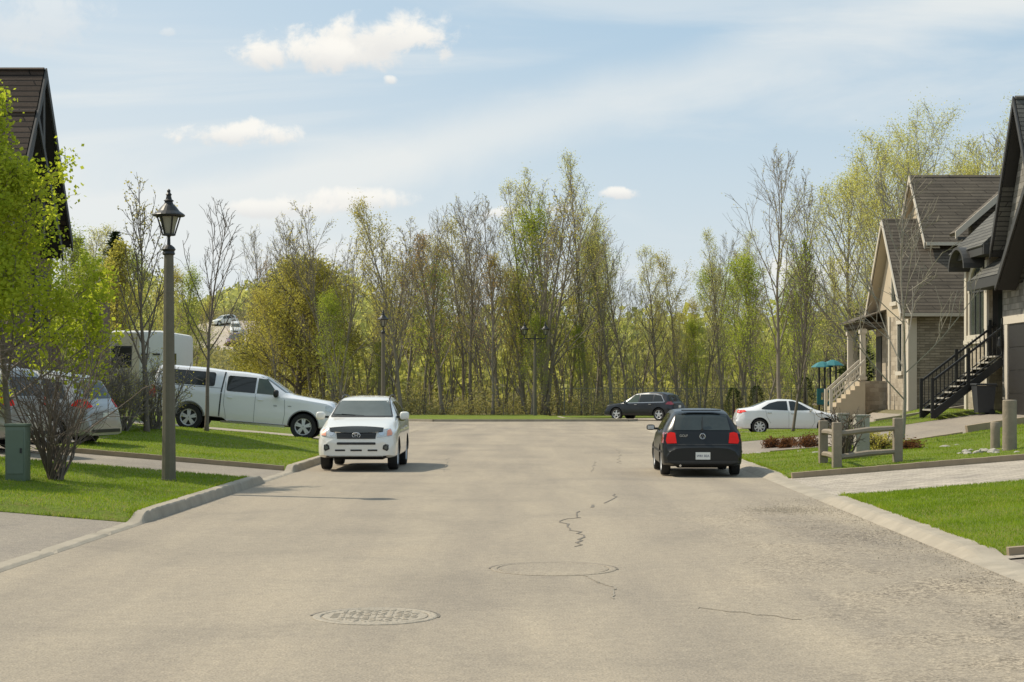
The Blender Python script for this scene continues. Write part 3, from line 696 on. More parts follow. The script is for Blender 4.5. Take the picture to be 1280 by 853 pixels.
    handle(c, root, 2.36, 1.12, M['pearl']); handle(c, root, 3.32, 1.12, M['pearl'])
    b = MB(); b.box(5.74, 5.92, -.95, .95, .52, .70, .03); b.build('rear_bumper', M['chrome'], root)
    pt('rear', rrect(-.6, .6, 1.46, 1.85, .05), .008, 'rear_window', M['glass'], root)
    u = MB(); u.box(.5, 5.6, -.5, .5, .34, .50); u.build('underbody', M['arch'], root)
    wheels(c, root, .27, 5, dual=True, rimr=.64)
    return root
M['glassside'] = simple('side_glass_tint', (.06, .08, .06), .05, spec=.5, var=.6, scale=2.)
M['seamlight'] = simple('panel_gap_light', (.22, .22, .225), .8)
# ---------- sedan
def sedan():
    root = empty('white_sedan', (0, 0, 0), 'white sedan parked nose in on the driveway beyond the black hatchback', 'car')
    c = Car(4.53, [(0, .55), (.06, .66), (.25, .77), (1.0, .93), (1.25, 1.0), (1.9, 1.32), (2.3, 1.42), (2.8, 1.435), (3.3, 1.36), (3.95, 1.10), (4.35, 1.045), (4.45, 1.02), (4.50, .80), (4.53, .6)],
            [(0, .5), (.3, .70), (1.1, .86), (3.4, .98), (4.2, .95), (4.53, .6)],
            [(0, .5), (.1, .68), (.4, .80), (.9, .85), (3.7, .86), (4.2, .80), (4.45, .70), (4.53, .6)],
            [(0, .4), (.3, .62), (1.1, .74), (1.9, .60), (2.2, .56), (2.9, .55), (3.4, .58), (4.0, .68), (4.5, .62)],
            [(0, .25), (.1, .2), (4.2, .22), (4.53, .30)],
            [(0, .62), (.1, .76), (.4, .85), (.9, .875), (3.7, .88), (4.2, .84), (4.53, .68)], (.93, 3.60), .315, crown=.05)
    c.shell([M['pearl'], M['arch']], root); pt = c.patch
    pt('front', [(-.68, 1.02), (.68, 1.02), (.52, 1.34), (-.52, 1.34)], .006, 'windshield', M['glassgrey'], root)
    pt('rear', [(-.60, 1.12), (.60, 1.12), (.50, 1.34), (-.50, 1.34)], .006, 'rear_window', M['glass'], root)
    for sy in (-1, 1):
        v = 'left' if sy > 0 else 'right'
        pt(v, [(1.52, .99), (2.36, .97), (2.40, 1.35), (2.22, 1.345), (2.0, 1.27)], .006, 'side_window', M['glass'], root)
        pt(v, [(2.46, .97), (3.50, 1.02), (3.52, 1.06), (3.18, 1.26), (2.85, 1.345), (2.48, 1.355)], .006, 'side_window', M['glass'], root)
        t = pt('rear', [(sy*.42, .90), (sy*.74, .86), (sy*.76, .98), (sy*.45, 1.0)], .01, 'tail_light', M['taillight'], root)
        pt(v, [(4.12, .93), (4.42, .86), (4.44, .97), (4.20, 1.0)], .008, 'lens_side', M['taillight'], t)
        pt('front', [(sy*.40, .60), (sy*.66, .62), (sy*.70, .74), (sy*.55, .72)], .01, 'headlight', M['headlight'], root)
        m = MB()
        for pl in (strip([(1.42, .93), (1.38, .5), (1.5, .28)], .01), strip([(2.42, .96), (2.42, .28)], .01), strip([(3.36, 1.0), (3.30, .72), (3.15, .45)], .01)): pt(v, pl, .003, '', None, None, build=False, mb=m)
        m.build('door_gap', M['seamlight'], root)
        mirror(root, 1.55, .86, 1.0, M['pearl'], sy, .19, .13, .14)
    g = pt('front', rrect(-.35, .35, .42, .56, .03), .01, 'grille', M['plastic'], root)
    handle(c, root, 2.25, .84, M['chrome']); handle(c, root, 3.2, .87, M['chrome'])
    wheels(c, root, .2, 8, rimr=.7)
    return root
# ---------- generic SUV / crossover
def crossover(name, label, paint, H=1.68, L=4.65, rails=False, cat='suv', rimmat=None, trimline=False, boxy=False):
    root = empty(name, (0, 0, 0), label, cat); k = H/1.68; rx = L-4.65
    rear = [(3.9+rx, 1.62*k), (4.15+rx, 1.52*k), (4.42+rx, 1.10*k), (4.58+rx, .98*k), (4.62+rx, .8), (4.65+rx, .6)] if not boxy else [(4.2+rx, 1.66*k), (4.35+rx, 1.58*k), (4.55+rx, 1.08*k), (4.60+rx, .95*k), (4.64+rx, .7), (4.65+rx, .6)]
    c = Car(L, [(0, .65), (.05, .80*k), (.2, .93*k), (1.0, 1.03*k), (1.25, 1.08*k), (1.95, 1.52*k), (2.25, 1.62*k), (3.0, 1.68*k), (3.6, 1.66*k)]+rear,
            [(0, .55), (.3, .80*k), (1.2, .97*k), (4.2+rx, 1.06*k), (L, .85)],
            [(0, .58), (.1, .74), (.4, .87), (.9, .90), (3.9, .90), (4.3+rx, .86), (L, .74)],
            [(0, .5), (.3, .70), (1.2, .80), (1.9, .64), (2.3, .60), (3.6, .60), (4.1+rx, .60), (4.4+rx, .70), (L, .66)],
            [(0, .32), (.1, .26), (4.3, .28), (L, .36)],
            [(0, .70), (.1, .82), (.4, .91), (.9, .93), (3.9, .93), (4.3+rx, .91), (L, .80)], (.92, 3.72+rx*.6), .36*k**.5, crown=.055)
    c.shell([paint, M['arch']], root); pt = c.patch
    zb = 1.03*k; zt_ = 1.52*k
    pt('front', [(-.72, 1.12*k), (.72, 1.12*k), (.58, 1.54*k), (-.58, 1.54*k)], .006, 'windshield', M['glassgrey'], root)
    pt('rear', [(-.66, 1.14*k), (.66, 1.14*k), (.52, 1.50*k), (-.52, 1.50*k)], .006, 'rear_window', M['glass'], root)
    pl_ = MB(); x1 = c.rear(0, .80)+.02; pl_.box(x1-.01, x1, -.155, .155, .74, .89); pl_.build('license_plate', M['plate'], root)
    for sy in (-1, 1):
        v = 'left' if sy > 0 else 'right'
        pt(v, [(1.55, zb), (2.36, zb), (2.36, zt_), (2.05, zt_-.03)], .006, 'side_window', M['glassside'], root)
        pt(v, [(2.44, zb), (3.28, zb+.01), (3.28, zt_), (2.44, zt_)], .006, 'side_window', M['glass'], root)
        pt(v, [(3.36, zb+.02), (4.0+rx, zb+.08), (3.78+rx, zt_-.08), (3.36, zt_-.01)] if not boxy else [(3.36, zb+.02), (4.26+rx, zb+.06), (4.14+rx, zt_-.03), (3.36, zt_-.01)], .006, 'side_window', M['glass'], root)
        if trimline:
            m = MB(); pt(v, strip([(1.45, zb-.02), (4.05, zb+.055)], .025), .008, '', None, None, build=False, mb=m)
            pt(v, strip([(2.0, zt_+.01), (3.4, zt_+.025), (3.8, zt_-.05), (4.08, zb+.06)], .025), .008, '', None, None, build=False, mb=m); m.build('window_trim', M['chrome'], root)
        t = pt('rear', [(sy*.58, .96*k), (sy*.84, .93*k), (sy*.82, 1.10*k), (sy*.64, 1.13*k)], .012, 'tail_light', M['taillight'] if not trimline else M['tail_dark'], root)
        pt(v, [(4.15+rx, .96*k), (4.52+rx, .92*k), (4.50+rx, 1.06*k), (4.30+rx, 1.12*k)], .01, 'lens_side', M['taillight'] if not trimline else M['tail_dark'], t)
        pt('front', [(sy*.45, .74), (sy*.72, .76), (sy*.76, .88), (sy*.55, .86)], .01, 'headlight', M['headlight'], root)
        m = MB()
        for pl in (strip([(1.42, 1.0), (1.38, .55), (1.5, .36)], .01), strip([(2.40, zb-.02), (2.40, .36)], .01), strip([(3.32, zb), (3.30, .8), (3.1, .42)], .01)): pt(v, pl, .003, '', None, None, build=False, mb=m)
        m.build('door_gap', M['seamlight'] if paint is not M['navy'] else M['seam'], root)
        mirror(root, 1.58, .90, 1.06*k, paint, sy, .2, .16, .15)
        if rails:
            r = MB(); xs = np.linspace(2.2, 4.0, 9); r.tube([(x, sy*.56, c.top(x, .53)+(.06 if 0 < i < 8 else 0)) for i, x in enumerate(xs)], .02, 6); r.build('roof_rail', M['chrome'], root, smooth=True)
    g = pt('front', rrect(-.42, .42, .52, .72, .03), .01, 'grille', M['plastic'], root)
    pt('rear', rrect(-.7, .7, .42, .50, .02), .014, 'bumper_strip', M['plastic'], root)
    handle(c, root, 2.22, .93*k, M['chrome']); handle(c, root, 3.15, .95*k, M['chrome'])
    wheels(c, root, .23, 5, rimr=.68)
    return root
# ------------------------------------------------------------------ trees
def rotv(d, ang, az):
    d = d.normalized(); u = Vector((1, 0, 0)) if abs(d.x) < .8 else Vector((0, 1, 0))
    a = d.cross(u).normalized(); b = d.cross(a)
    return (d*math.cos(ang) + (a*math.cos(az)+b*math.sin(az))*math.sin(ang)).normalized()
def wander(rng, p, d, L, r0, r1, n, wob, up):
    pts = [p.copy()]; rad = [r0]; d = d.normalized()
    for i in range(n):
        d = (d + Vector((rng.gauss(0, wob), rng.gauss(0, wob), rng.gauss(0, wob)*.6+up))).normalized()
        p = p + d*(L/n); pts.append(p.copy()); rad.append(r0+(r1-r0)*(i+1)/n)
    return pts, rad
def at(pts, t):
    f = t*(len(pts)-1); i = min(int(f), len(pts)-2); return pts[i].lerp(pts[i+1], f-i), (pts[i+1]-pts[i]).normalized(), i
def leaves(mb, rng, p, n, spread, size, tri=False, droop=0):
    for _ in range(n):
        q = p+Vector((rng.gauss(0, spread), rng.gauss(0, spread), rng.gauss(0, spread)-abs(rng.gauss(0, droop))))
        a = rng.uniform(0, 2*math.pi); e = rng.uniform(-.9, .9); s = size*rng.uniform(.6, 1.3)
        u = Vector((math.cos(a)*math.cos(e), math.sin(a)*math.cos(e), math.sin(e)))*s
        w = rotv(u, math.pi/2, rng.uniform(0, 6.28))*s*.42
        if tri: mb.add([q, q+u*.9+w, q+u*.9-w], [(0, 1, 2)])
        else: mb.add([q, q+u*.5+w, q+u, q+u*.5-w], [(0, 1, 2, 3)])
def make_tree(name, seed, H, r0, bark, leafmat, style, label, cat, group=None, twigmat=None):
    """style: clear (bare trunk fraction), n1, a1 (deg), len1 (fraction of H), taperlen, n2, n3, lf (leaves per twig), ls, spread, up, wob, stems, rmin"""
    rng = random.Random(seed); S = dict(clear=.3, n1=20, a1=38, len1=.35, n2=6, n3=4, lf=3, ls=.12, spread=.15, up=.12, wob=.07, stems=1, rmin=.009, tri=True, tipfrac=.35, lean=.02, sides=7, leafl=1, top=1.0, droop=0, a2=38, shape='oval', n4=0)
    S.update(style)
    tr = MB(); br = MB(); lf = MB()
    root = empty(name, (0, 0, 0), label, cat, group)
    for st in range(S['stems']):
        az = rng.uniform(0, 6.28)+st*2.4; ln = S['lean'] if S['stems'] == 1 else S.get('spreadstem', .16)
        d = rotv(Vector((0, 0, 1)), ln*rng.uniform(.5, 1.4), az); h = H*(1 if st == 0 else rng.uniform(.78, .97))
        base = Vector((math.cos(az), math.sin(az), 0))*(0 if S['stems'] == 1 else r0*1.1); base.z = -.15
        rr = r0*(1 if S['stems'] == 1 else .8)
        pts, rad = wander(rng, base, d, h, rr, max(S['rmin'], rr*.10), 14, .035, .02)
        rad = [max(S['rmin'], rr*(1-.9*(i/14)**.8)) for i in range(15)]; rad[0] = rr*1.35
        tr.tube(pts, rad, S['sides'])
        for i in range(S['n1']):
            t = S['clear']+(1-S['clear'])*((i+rng.random())/S['n1'])**.9; t = min(.985, t)
            p, dd, k = at(pts, t); rb = max(S['rmin']*1.3, rad[k]*.5)
            f = (t-S['clear'])/(1-S['clear'])
            if S['shape'] == 'oval': ll = H*S['len1']*(.55+.9*math.sin(math.pi*min(1, f*.75+.18)))*.7*(1-.45*f)
            elif S['shape'] == 'cone': ll = H*S['len1']*(1-.85*f)
            else: ll = H*S['len1']*(1-.5*f)
            ll *= rng.uniform(.7, 1.2)
            bd = rotv(dd, R(S['a1'])*rng.uniform(.75, 1.25)*(1-.35*f), i*2.4+rng.uniform(-.5, .5))
            bp, brd = wander(rng, p, bd, ll, rb, S['rmin'], 6, S['wob'], S['up'])
            br.tube(bp, brd, 4, cap=False)
            for j in range(S['n2']):
                t2 = .25+.75*(j+rng.random())/S['n2']; t2 = min(t2, .99)
                p2, d2, k2 = at(bp, t2)
                l2 = ll*rng.uniform(.25, .5)*(1.15-.6*t2)
                b2 = rotv(d2, R(S['a2'])*rng.uniform(.6, 1.3), rng.uniform(0, 6.28))
                q, qr = wander(rng, p2, b2, l2, max(S['rmin'], brd[k2]*.6), S['rmin']*.8, 3, S['wob']*1.3, S['up']*.8)
                br.tube(q, qr, 3, cap=False)
                for m in range(S['n3']):
                    p3, d3, _ = at(q, min(.99, .2+.8*(m+rng.random())/S['n3']))
                    b3 = rotv(d3, R(35)*rng.uniform(.6, 1.4), rng.uniform(0, 6.28)); l3 = l2*rng.uniform(.3, .6)
                    e, er = wander(rng, p3, b3, l3, S['rmin']*.8, S['rmin']*.5, 2, .08, S['up']*.6)
                    br.tube(e, er, 3, cap=False)
                    if S['lf'] and rng.random() < S['leafl']:
                        for pp in (e[1], e[2]): leaves(lf, rng, pp, S['lf'], S['spread'], S['ls'], S['tri'], S['droop'])
                    for _ in range(S['n4']):
                        p4, d4, _k = at(e, rng.uniform(.1, .95)); g, gr = wander(rng, p4, rotv(d4, R(40), rng.uniform(0, 6.28)), l3*.5, S['rmin']*.5, S['rmin']*.4, 2, .1, .05)
                        br.tube(g, gr, 3, cap=False)
                        if S['lf']: leaves(lf, rng, g[2], S['lf'], S['spread'], S['ls'], S['tri'], S['droop'])
    tr.build('trunk', bark, root, smooth=True, recalc=False)
    bo = br.build('branches', twigmat or bark, root, recalc=False)
    if lf.v: lf.build('crown', leafmat, root, recalc=False)
    return root
def make_conifer(name, seed, H, w, label, cat, group=None, mat=None, dense=1.0, clear=.04, n=None, sz=None, pw=.75):
    rng = random.Random(seed); root = empty(name, (0, 0, 0), label, cat, group)
    t = MB(); t.tube([(0, 0, -.1), (0, 0, H*.5), (0, 0, H*.98)], [w*.06+.03, w*.04+.02, .01], 6); t.build('trunk', M['barkdark'], root)
    lf = MB(); n = n or int(900*dense); sz = sz or H*.03
    for i in range(n):
        f = rng.random()**.8; z = H*(clear+(1-clear)*f); rr = w/2*(1-f)**pw*(.85+(.25 if pw > .5 else .06)*math.sin(f*38))*rng.uniform(.45, 1.08)+.02; a = rng.uniform(0, 6.28)
        p = Vector((math.cos(a)*rr, math.sin(a)*rr, z)); o = Vector((math.cos(a), math.sin(a), rng.uniform(-.3, .5))).normalized()*sz*rng.uniform(.7, 1.6)
        s = rotv(o, math.pi/2, rng.uniform(0, 6.28))*sz*.3
        lf.add([p-o*.4+s*.5, p+o+s*.1, p+o-s*.1, p-o*.4-s*.5], [(0, 1, 2, 3)])
    lf.build('crown', mat or M['leaf_dark'], root, recalc=False)
    return root
def make_shrub(name, seed, H, w, n, bark, leafmat, lf_n, ls, label, cat='shrub', group=None, rmin=.005):
    rng = random.Random(seed); root = empty(name, (0, 0, 0), label, cat, group); br = MB(); lf = MB()
    for i in range(n):
        a = rng.uniform(0, 6.28); d = rotv(Vector((0, 0, 1)), rng.uniform(.1, 1.0)*math.atan2(w/2, H)*1.25, a)
        p = Vector((math.cos(a), math.sin(a), 0))*w*.05; p.z = -.03
        pts, rad = wander(rng, p, d, H*rng.uniform(.7, 1.1)/max(.5, d.z), rmin*3.4, rmin, 6, .12, .03); br.tube(pts, rad, 4, cap=False)
        for j in range(5):
            p2, d2, k = at(pts, .2+.8*rng.random()); q, qr = wander(rng, p2, rotv(d2, R(45), rng.uniform(0, 6.28)), H*rng.uniform(.2, .45), rmin*1.4, rmin*.7, 3, .15, .05); br.tube(q, qr, 3, cap=False)
            for m in range(3):
                p3, d3, k = at(q, rng.uniform(.2, .98)); e, er = wander(rng, p3, rotv(d3, R(45), rng.uniform(0, 6.28)), H*rng.uniform(.08, .2), rmin*.8, rmin*.5, 2, .15, .02); br.tube(e, er, 3, cap=False)
                if lf_n: leaves(lf, rng, e[-1], lf_n, .05, ls)
    br.build('branches', bark, root, recalc=False)
    if lf.v: lf.build('crown', leafmat, root, recalc=False)
    return root
def put(o, x, y, s=1., rz=0., dz=0., sz=None):
    o.location = (x, y, T(x, y)+dz); o.scale = (s, s, sz or s); o.rotation_euler = (0, 0, rz); return o
# ------------------------------------------------------------------ the setting
def sheet(name, xa, xb, ya, yb, nx, ny, off, mat, kind='structure'):
    "sheet following the terrain; xa/xb may be functions of y"
    fa = xa if callable(xa) else (lambda y: xa); fb = xb if callable(xb) else (lambda y: xb)
    m = MB(); vs = []
    for j in range(ny+1):
        y = ya+(yb-ya)*j/ny
        for i in range(nx+1):
            x = fa(y)+(fb(y)-fa(y))*i/nx; vs.append((x, y, T(x, y)+(off(x, y) if callable(off) else off)))
    m.add(vs, [(j*(nx+1)+i, j*(nx+1)+i+1, (j+1)*(nx+1)+i+1, (j+1)*(nx+1)+i) for j in range(ny) for i in range(nx)])
    o = m.build(name, mat, None, smooth=True, recalc=False)
    if kind: o['kind'] = kind
    return o
# base ground
gx = sorted(set([-3000, -1200, -500] + list(range(-240, -40, 12)) + list(np.arange(-40, 40, 1.0)) + list(range(40, 260, 12)) + [500, 1200, 3000]))
gy = sorted(set([-400, -60, -20] + list(np.arange(-4, 125, 1.5)) + list(range(125, 440, 9)) + [600, 1200, 4000]))
m = MB()
def base_off(x, y):
    if y > 64: return -.05
    if XL(y)-1.2 < x < XR(y)+1.2: return -.16
    return -.035
m.add([(x, y, T(x, y)+base_off(x, y)) for y in gy for x in gx], [(j*len(gx)+i, j*len(gx)+i+1, (j+1)*len(gx)+i+1, (j+1)*len(gx)+i) for j in range(len(gy)-1) for i in range(len(gx)-1)])
o = m.build('ground', M['dirt'], None, smooth=True, recalc=False); o['kind'] = 'structure'
# road and crossing
sheet('road', lambda y: XL(y)-.02, lambda y: XR(y)+.02, -12, 75.4, 12, 66, .0, M['road'])
cr = MB()
cpoly = [(-60, 68.2), (-4.33, 68.2), (-4.2, 75.4), (14, 75.4), (14, 82), (60, 82), (60, 104), (9, 105.5), (3, 104), (3.2, 99.3), (7.2, 96.0), (6.6, 94.6), (-4.4, 94.2), (-6.5, 96), (-9, 104), (-60, 104)]
cr.add([(x, y, .002) for x, y in cpoly], [tuple(range(len(cpoly)))]); o = cr.build('crossing_road', M['road'], None, recalc=False); o['kind'] = 'structure'
bm = bmesh.new(); bm.from_mesh(o.data); bmesh.ops.triangulate(bm, faces=bm.faces[:]); bmesh.ops.recalc_face_normals(bm, faces=bm.faces[:])
for f in bm.faces:
    if f.normal.z < 0: f.normal_flip()
bm.to_mesh(o.data); bm.free()
# island lawn + verge behind the crossing
def flatpoly(name, poly, z, mat, thick=.12):
    m = MB(); m.prism([(x, y, z-thick) for x, y in poly], (0, 0, thick)); o = m.build(name, mat); o['kind'] = 'structure'; return o
flatpoly('far_verge', [(-4.3, 94.45), (6.5, 94.85), (7.0, 96.0), (3.0, 99.2), (2.8, 104.3), (2.0, 112), (-10, 112), (-9, 104.2), (-6.3, 96.2)], .10, M['grass'], .14)
flatpoly('far_lawn', [(9, 105.6), (60, 104.2), (60, 112), (2.6, 112), (3.0, 104.4)], .05, M['grass'], .1)
flatpoly('far_lawn', [(-60, 104.2), (-9.2, 104.2), (-10.2, 112), (-60, 112)], .05, M['grass'], .1)
# kerbs: profile swept along the road edge with a height that drops at the driveways
def kerb(side, ya, yb, drops, name, hi=.15, w=.22, low=.03, fw=.10, ramp_=.7):
    sg = -1 if side == 'L' else 1; X = XL if side == 'L' else XR
    m = MB(); ys = list(np.arange(ya, yb, .12))+[yb]; n = 6
    def hh(y):
        h = hi
        for a, b in drops:
            if a-ramp_ < y < b+ramp_: h = min(h, low+(hi-low)*(1-min(sst(a-ramp_, a, y), 1-sst(b, b+ramp_, y))))
        return h
    rng = random.Random(7)
    for y in ys:
        h = hh(y); x0 = X(y); j = rng.uniform(-.006, .006)
        joint = -.022 if abs((y/2.4) % 1) < .05 else 0
        for dx, dz in ((0, -.1), (0, .003), (fw*.7, h*.86+joint), (fw, h+joint+j*.5), (fw+w, h+joint+.004), (fw+w+.01, -.15)): m.v.append((x0+sg*(dx+j*.6), y, dz))
    for i in range(len(ys)-1):
        for k in range(n-1): m.f.append((i*n+k, i*n+k+1, (i+1)*n+k+1, (i+1)*n+k)); m.m.append(0)
    for i in (0, len(ys)-1): m.f.append(tuple(i*n+k for k in range(n))); m.m.append(0)
    o = m.build(name, M['kerb']); o['kind'] = 'structure'; return o
kerb('L', -12, 67.5, [(-12, 23.3), (34.0, 37.4), (51.4, 55.7)], 'left_kerb', .155, .15, fw=.06)
kerb('R', -12, 74.8, [(-12, 18.2), (28.6, 34.6), (45.8, 54.5), (66.6, 71.4)], 'right_kerb', .10, .22, fw=.20)
# far kerb of the crossing
m = MB(); pts = [(-60, 104.1), (-9.1, 104.1), (-6.4, 96.1), (-4.4, 94.35), (6.55, 94.75), (7.1, 96.0), (3.1, 99.2), (2.9, 104.3)]
for a, b in zip(pts, pts[1:]): m.bar((a[0], a[1], .05), (b[0], b[1], .05), .2, .16)
o = m.build('far_kerb', M['kerb']); o['kind'] = 'structure'
# driveways
dv = lambda y: .012
sheet('near_left_driveway', -30, lambda y: XL(y)-.22, 10, 23.5, 30, 14, .02, M['drive'])
def lwide(y): return XL(y)-.22
sheet('left_driveway', -22, lwide, 33.3, 38.2, 28, 8, .02, M['drive'])
sheet('left_parking_pad', -22, -10.6, 38.0, 44.0, 16, 8, .02, M['drive'])
sheet('truck_driveway', -20, lwide, 51.4, 55.8, 24, 6, .03, M['kerb'])
def rwide(y): return XR(y)+.40
sheet('paver_driveway', rwide, 30, 28.5, 34.8, 30, 8, .02, M['paver'])
sheet('near_right_driveway', rwide, 30, 6, 18.7, 26, 12, .02, M['drive'])
sheet('right_driveway', rwide, 26, 45.2, 55.1, 26, 9, .02, M['drive'])
sheet('sedan_driveway', rwide, 15.5, 66.0, 72.2, 16, 8, .02, M['drive'])
m = MB()
for a, b, c_, d_ in ((5.32, 18.31, 12, 18.62),): m.quad((a, b, T(a, b)+.03), (c_, b, T(c_, b)+.03), (c_, d_, T(c_, d_)+.03), (a, d_, T(a, d_)+.03))
o = m.build('paver_border', M['paver'], None, recalc=False); o['kind'] = 'structure'
# lawns
LAWNS = []
def lawn(name, xa, xb, ya, yb, nx, ny, h=.10, edge=None):
    fa = xa if callable(xa) else (lambda y: xa); fb = xb if callable(xb) else (lambda y: xb)
    def off(x, y):
        d = min(y-ya, yb-y, 1.); e = min(x-fa(y), fb(y)-x, 1.)
        return .03+(h-.03)*sst(0, .35, d)*1. + .025*math.sin(x*1.7+y*.9)*math.sin(y*1.3-x*.6)*sst(0, 1, min(d, e))
    LAWNS.append((fa, fb, ya, yb, off)); m = MB(); vs = []
    for j in range(ny+1):
        y = ya+(yb-ya)*j/ny
        for i in range(nx+1): x = fa(y)+(fb(y)-fa(y))*i/nx; vs.append((x, y, T(x, y)+off(x, y)))
    m.add(vs, [(j*(nx+1)+i, j*(nx+1)+i+1, (j+1)*(nx+1)+i+1, (j+1)*(nx+1)+i) for j in range(ny) for i in range(nx)])
    ring = list(range(nx+1))+[j*(nx+1)+nx for j in range(1, ny+1)]+[ny*(nx+1)+i for i in range(nx-1, -1, -1)]+[j*(nx+1) for j in range(ny-1, 0, -1)]
    m.add([vs[k] for k in ring]+[(vs[k][0], vs[k][1], vs[k][2]-.3) for k in ring], [(k, (k+1) % len(ring), len(ring)+(k+1) % len(ring), len(ring)+k) for k in range(len(ring))])
    o = m.build(name, M['grass'], None, recalc=False); o['kind'] = 'structure'; return o
lk1 = lambda y: XL(y)-.22
rk1 = lambda y: XR(y)+.39
def l1(y): return lk1(y)
lawn('left_front_lawn', -30, lk1, 23.45, 33.35, 60, 40, .14)
lawn('left_middle_lawn', -10.55, lk1, 38.1, 51.6, 24, 40, .13)
lawn('left_back_lawn', -30, -10.6, 44.1, 51.6, 24, 20, .13)
lawn('left_far_lawn', -34, lk1, 55.6, 68.0, 30, 20, .10)
lawn('right_front_lawn', rk1, 30, 18.65, 28.6, 60, 40, .10)
lawn('right_middle_lawn', rk1, 30, 34.85, 45.4, 60, 40, .10)
lawn('right_back_lawn', rk1, 16.3, 55.0, 66.2, 40, 24, .10)
lawn('right_far_lawn', rk1, 14, 72.0, 75.3, 20, 6, .06)
# edging strips
def edging(name, pts, w=.12, h=.12, mat='edging'):
    m = MB(); rng = random.Random(3)
    for (a, b) in zip(pts, pts[1:]):
        A = Vector(a); B = Vector(b); n = max(1, int((B-A).length/.25))
        for i in range(n):
            p = A.lerp(B, i/n); q = A.lerp(B, (i+1-.01)/n); j = rng.uniform(-.004, .004)
            m.bar((p.x, p.y, T(p.x, p.y)+h/2+.01+j), (q.x, q.y, T(q.x, q.y)+h/2+.01+j), w, h)
    o = m.build(name, M[mat]); o['kind'] = 'structure'; return o
edging('left_edging', [(XL(38)-.30, 38.05), (-10.5, 38.05), (-10.55, 44.0)], .12, .12)
edging('paver_edging', [(XR(34.7)+.5, 34.72), (22, 34.72)], .13, .13)
edging('near_edging', [(XR(18.5)+.5, 18.60), (20, 18.60)], .10, .12)
edging('driveway_edging', [(XR(46)+1.5, 45.5), (12.2, 45.5)], .10, .10)
# low dark retaining step beside the garage driveway
edging('driveway_step', [(12.3, 45.45), (15.9, 45.4)], .25, .26, 'edging')
# grass blades on the lawns (uncountable)
rng = random.Random(5); g = MB()
def blade(x, y, z, h, w):
    a = rng.uniform(0, 6.28); lx, ly = rng.gauss(0, .35)*h, rng.gauss(0, .35)*h; c, s_ = math.cos(a)*w/2, math.sin(a)*w/2
    n = len(g.v); g.v += [(x-c, y-s_, z), (x+c, y+s_, z), (x+lx, y+ly, z+h)]; g.f.append((n, n+1, n+2)); g.m.append(0)
for (fa, fb, ya, yb, off), n, lim in zip(LAWNS, (75000, 30000, 8000, 8000, 80000, 45000, 14000, 2000), ((-16, 0), (-12, 0), (-20, 0), (-20, 0), (0, 11.5), (0, 17), (0, 17), (0, 20))):
    for _ in range(n):
        y = ya+(yb-ya)*rng.random(); a, b = max(fa(y), lim[0]) if lim[0] < 0 else fa(y), min(fb(y), lim[1]) if lim[1] > 0 else fb(y)
        x = rng.uniform(a, b); z = T(x, y)+off(x, y)-.008
        d = min(y-ya, yb-y); k = .8+.5*math.sin(x*2.1+1.3*math.sin(y*1.7))*math.sin(y*1.9)
        h = rng.uniform(.02, .05)*(1.15 if k > 0.9 else 1.)*(1+.3*(rng.random() < .05)); blade(x, y, z, h, .008+.0002*y)
for (fa, fb, ya, yb, off) in LAWNS:
    for _ in range(5200):
        e = rng.random(); y = rng.uniform(ya, yb); near_x = (lambda q: fb(q) if fb(q) < 0 else fa(q))
        if e < .5: x = near_x(y)+rng.uniform(-.02, .05)*(1 if near_x(y) > 0 else -1)
        else: y = (ya if rng.random() < .6 else yb)+rng.uniform(-.03, .03); x = near_x(y)+(1 if near_x(y) > 0 else -1)*rng.uniform(0, 11)
        if fb(y) > 0 and x > fb(y): continue
        if rng.random() > .55+.45*math.sin(x*5+y*3): continue
        blade(x, y, T(x, y)+off(x, min(max(y, ya), yb))-.01, rng.uniform(.04, .095), .012)
o = g.build('grass', M['blade'], None, recalc=False); tag(o, 'short green spring grass growing on the front lawns', 'grass', kind='stuff')
# ------------------------------------------------------------------ road furniture
def road_pt(px, py, z=.005): v = P(px, py); return (v.x, v.y, z)
def manhole(px, py, rad, label, pat):
    p = P(px, py); root = empty('manhole_cover', (p.x, p.y, 0), label, 'manhole cover', 'manhole covers in the road')
    m = MB(); m.lathe([(rad, -.02), (rad, .004), (rad-.015, .009), (rad-.06, .009), (rad-.07, .004), (rad-.07, -.02)], (p.x, p.y, 0), 'z', 48, cap=False); m.build('frame', M['iron'] if pat else M['road'], root)
    m = MB(); r = rad-.085; m.lathe([(r, -.02), (r, .006), (r-.02, .008), (0.01, .008)], (p.x, p.y, 0), 'z', 48)
    if pat:
        rr = random.Random(2)
        for i in range(-6, 7):
            for j in range(-6, 7):
                x, y = i*r/6.6, j*r/6.6
                if math.hypot(x, y) < r-.06: a = rr.uniform(0, 3.1); m.bar((p.x+x-math.cos(a)*.03, p.y+y-math.sin(a)*.03, .009), (p.x+x+math.cos(a)*.03, p.y+y+math.sin(a)*.03, .009), .016, .006)
    m.build('lid', M['iron'] if pat else M['road'], root)
    m = MB(); rr = random.Random(4)
    for a0, a1 in ((-.15, 3.1),):
        pts = [(p.x+(rad+.012)*math.cos(a), p.y+(rad+.012)*math.sin(a)) for a in np.linspace(a0, a1, 24)]
        for q, q2 in zip(pts, pts[1:]): m.bar((q[0], q[1], .004), (q2[0], q2[1], .004), .022*rr.uniform(.5, 1.3), .004)
    so_ = m.build('seal', M['crack'], root)
    return root
manhole(469, 771, .52, 'round iron manhole cover with a rough raised pattern, nearest in the road', True)
manhole(692, 711.5, .66, 'wide worn manhole cover half filled with asphalt, in the middle of the road', False)
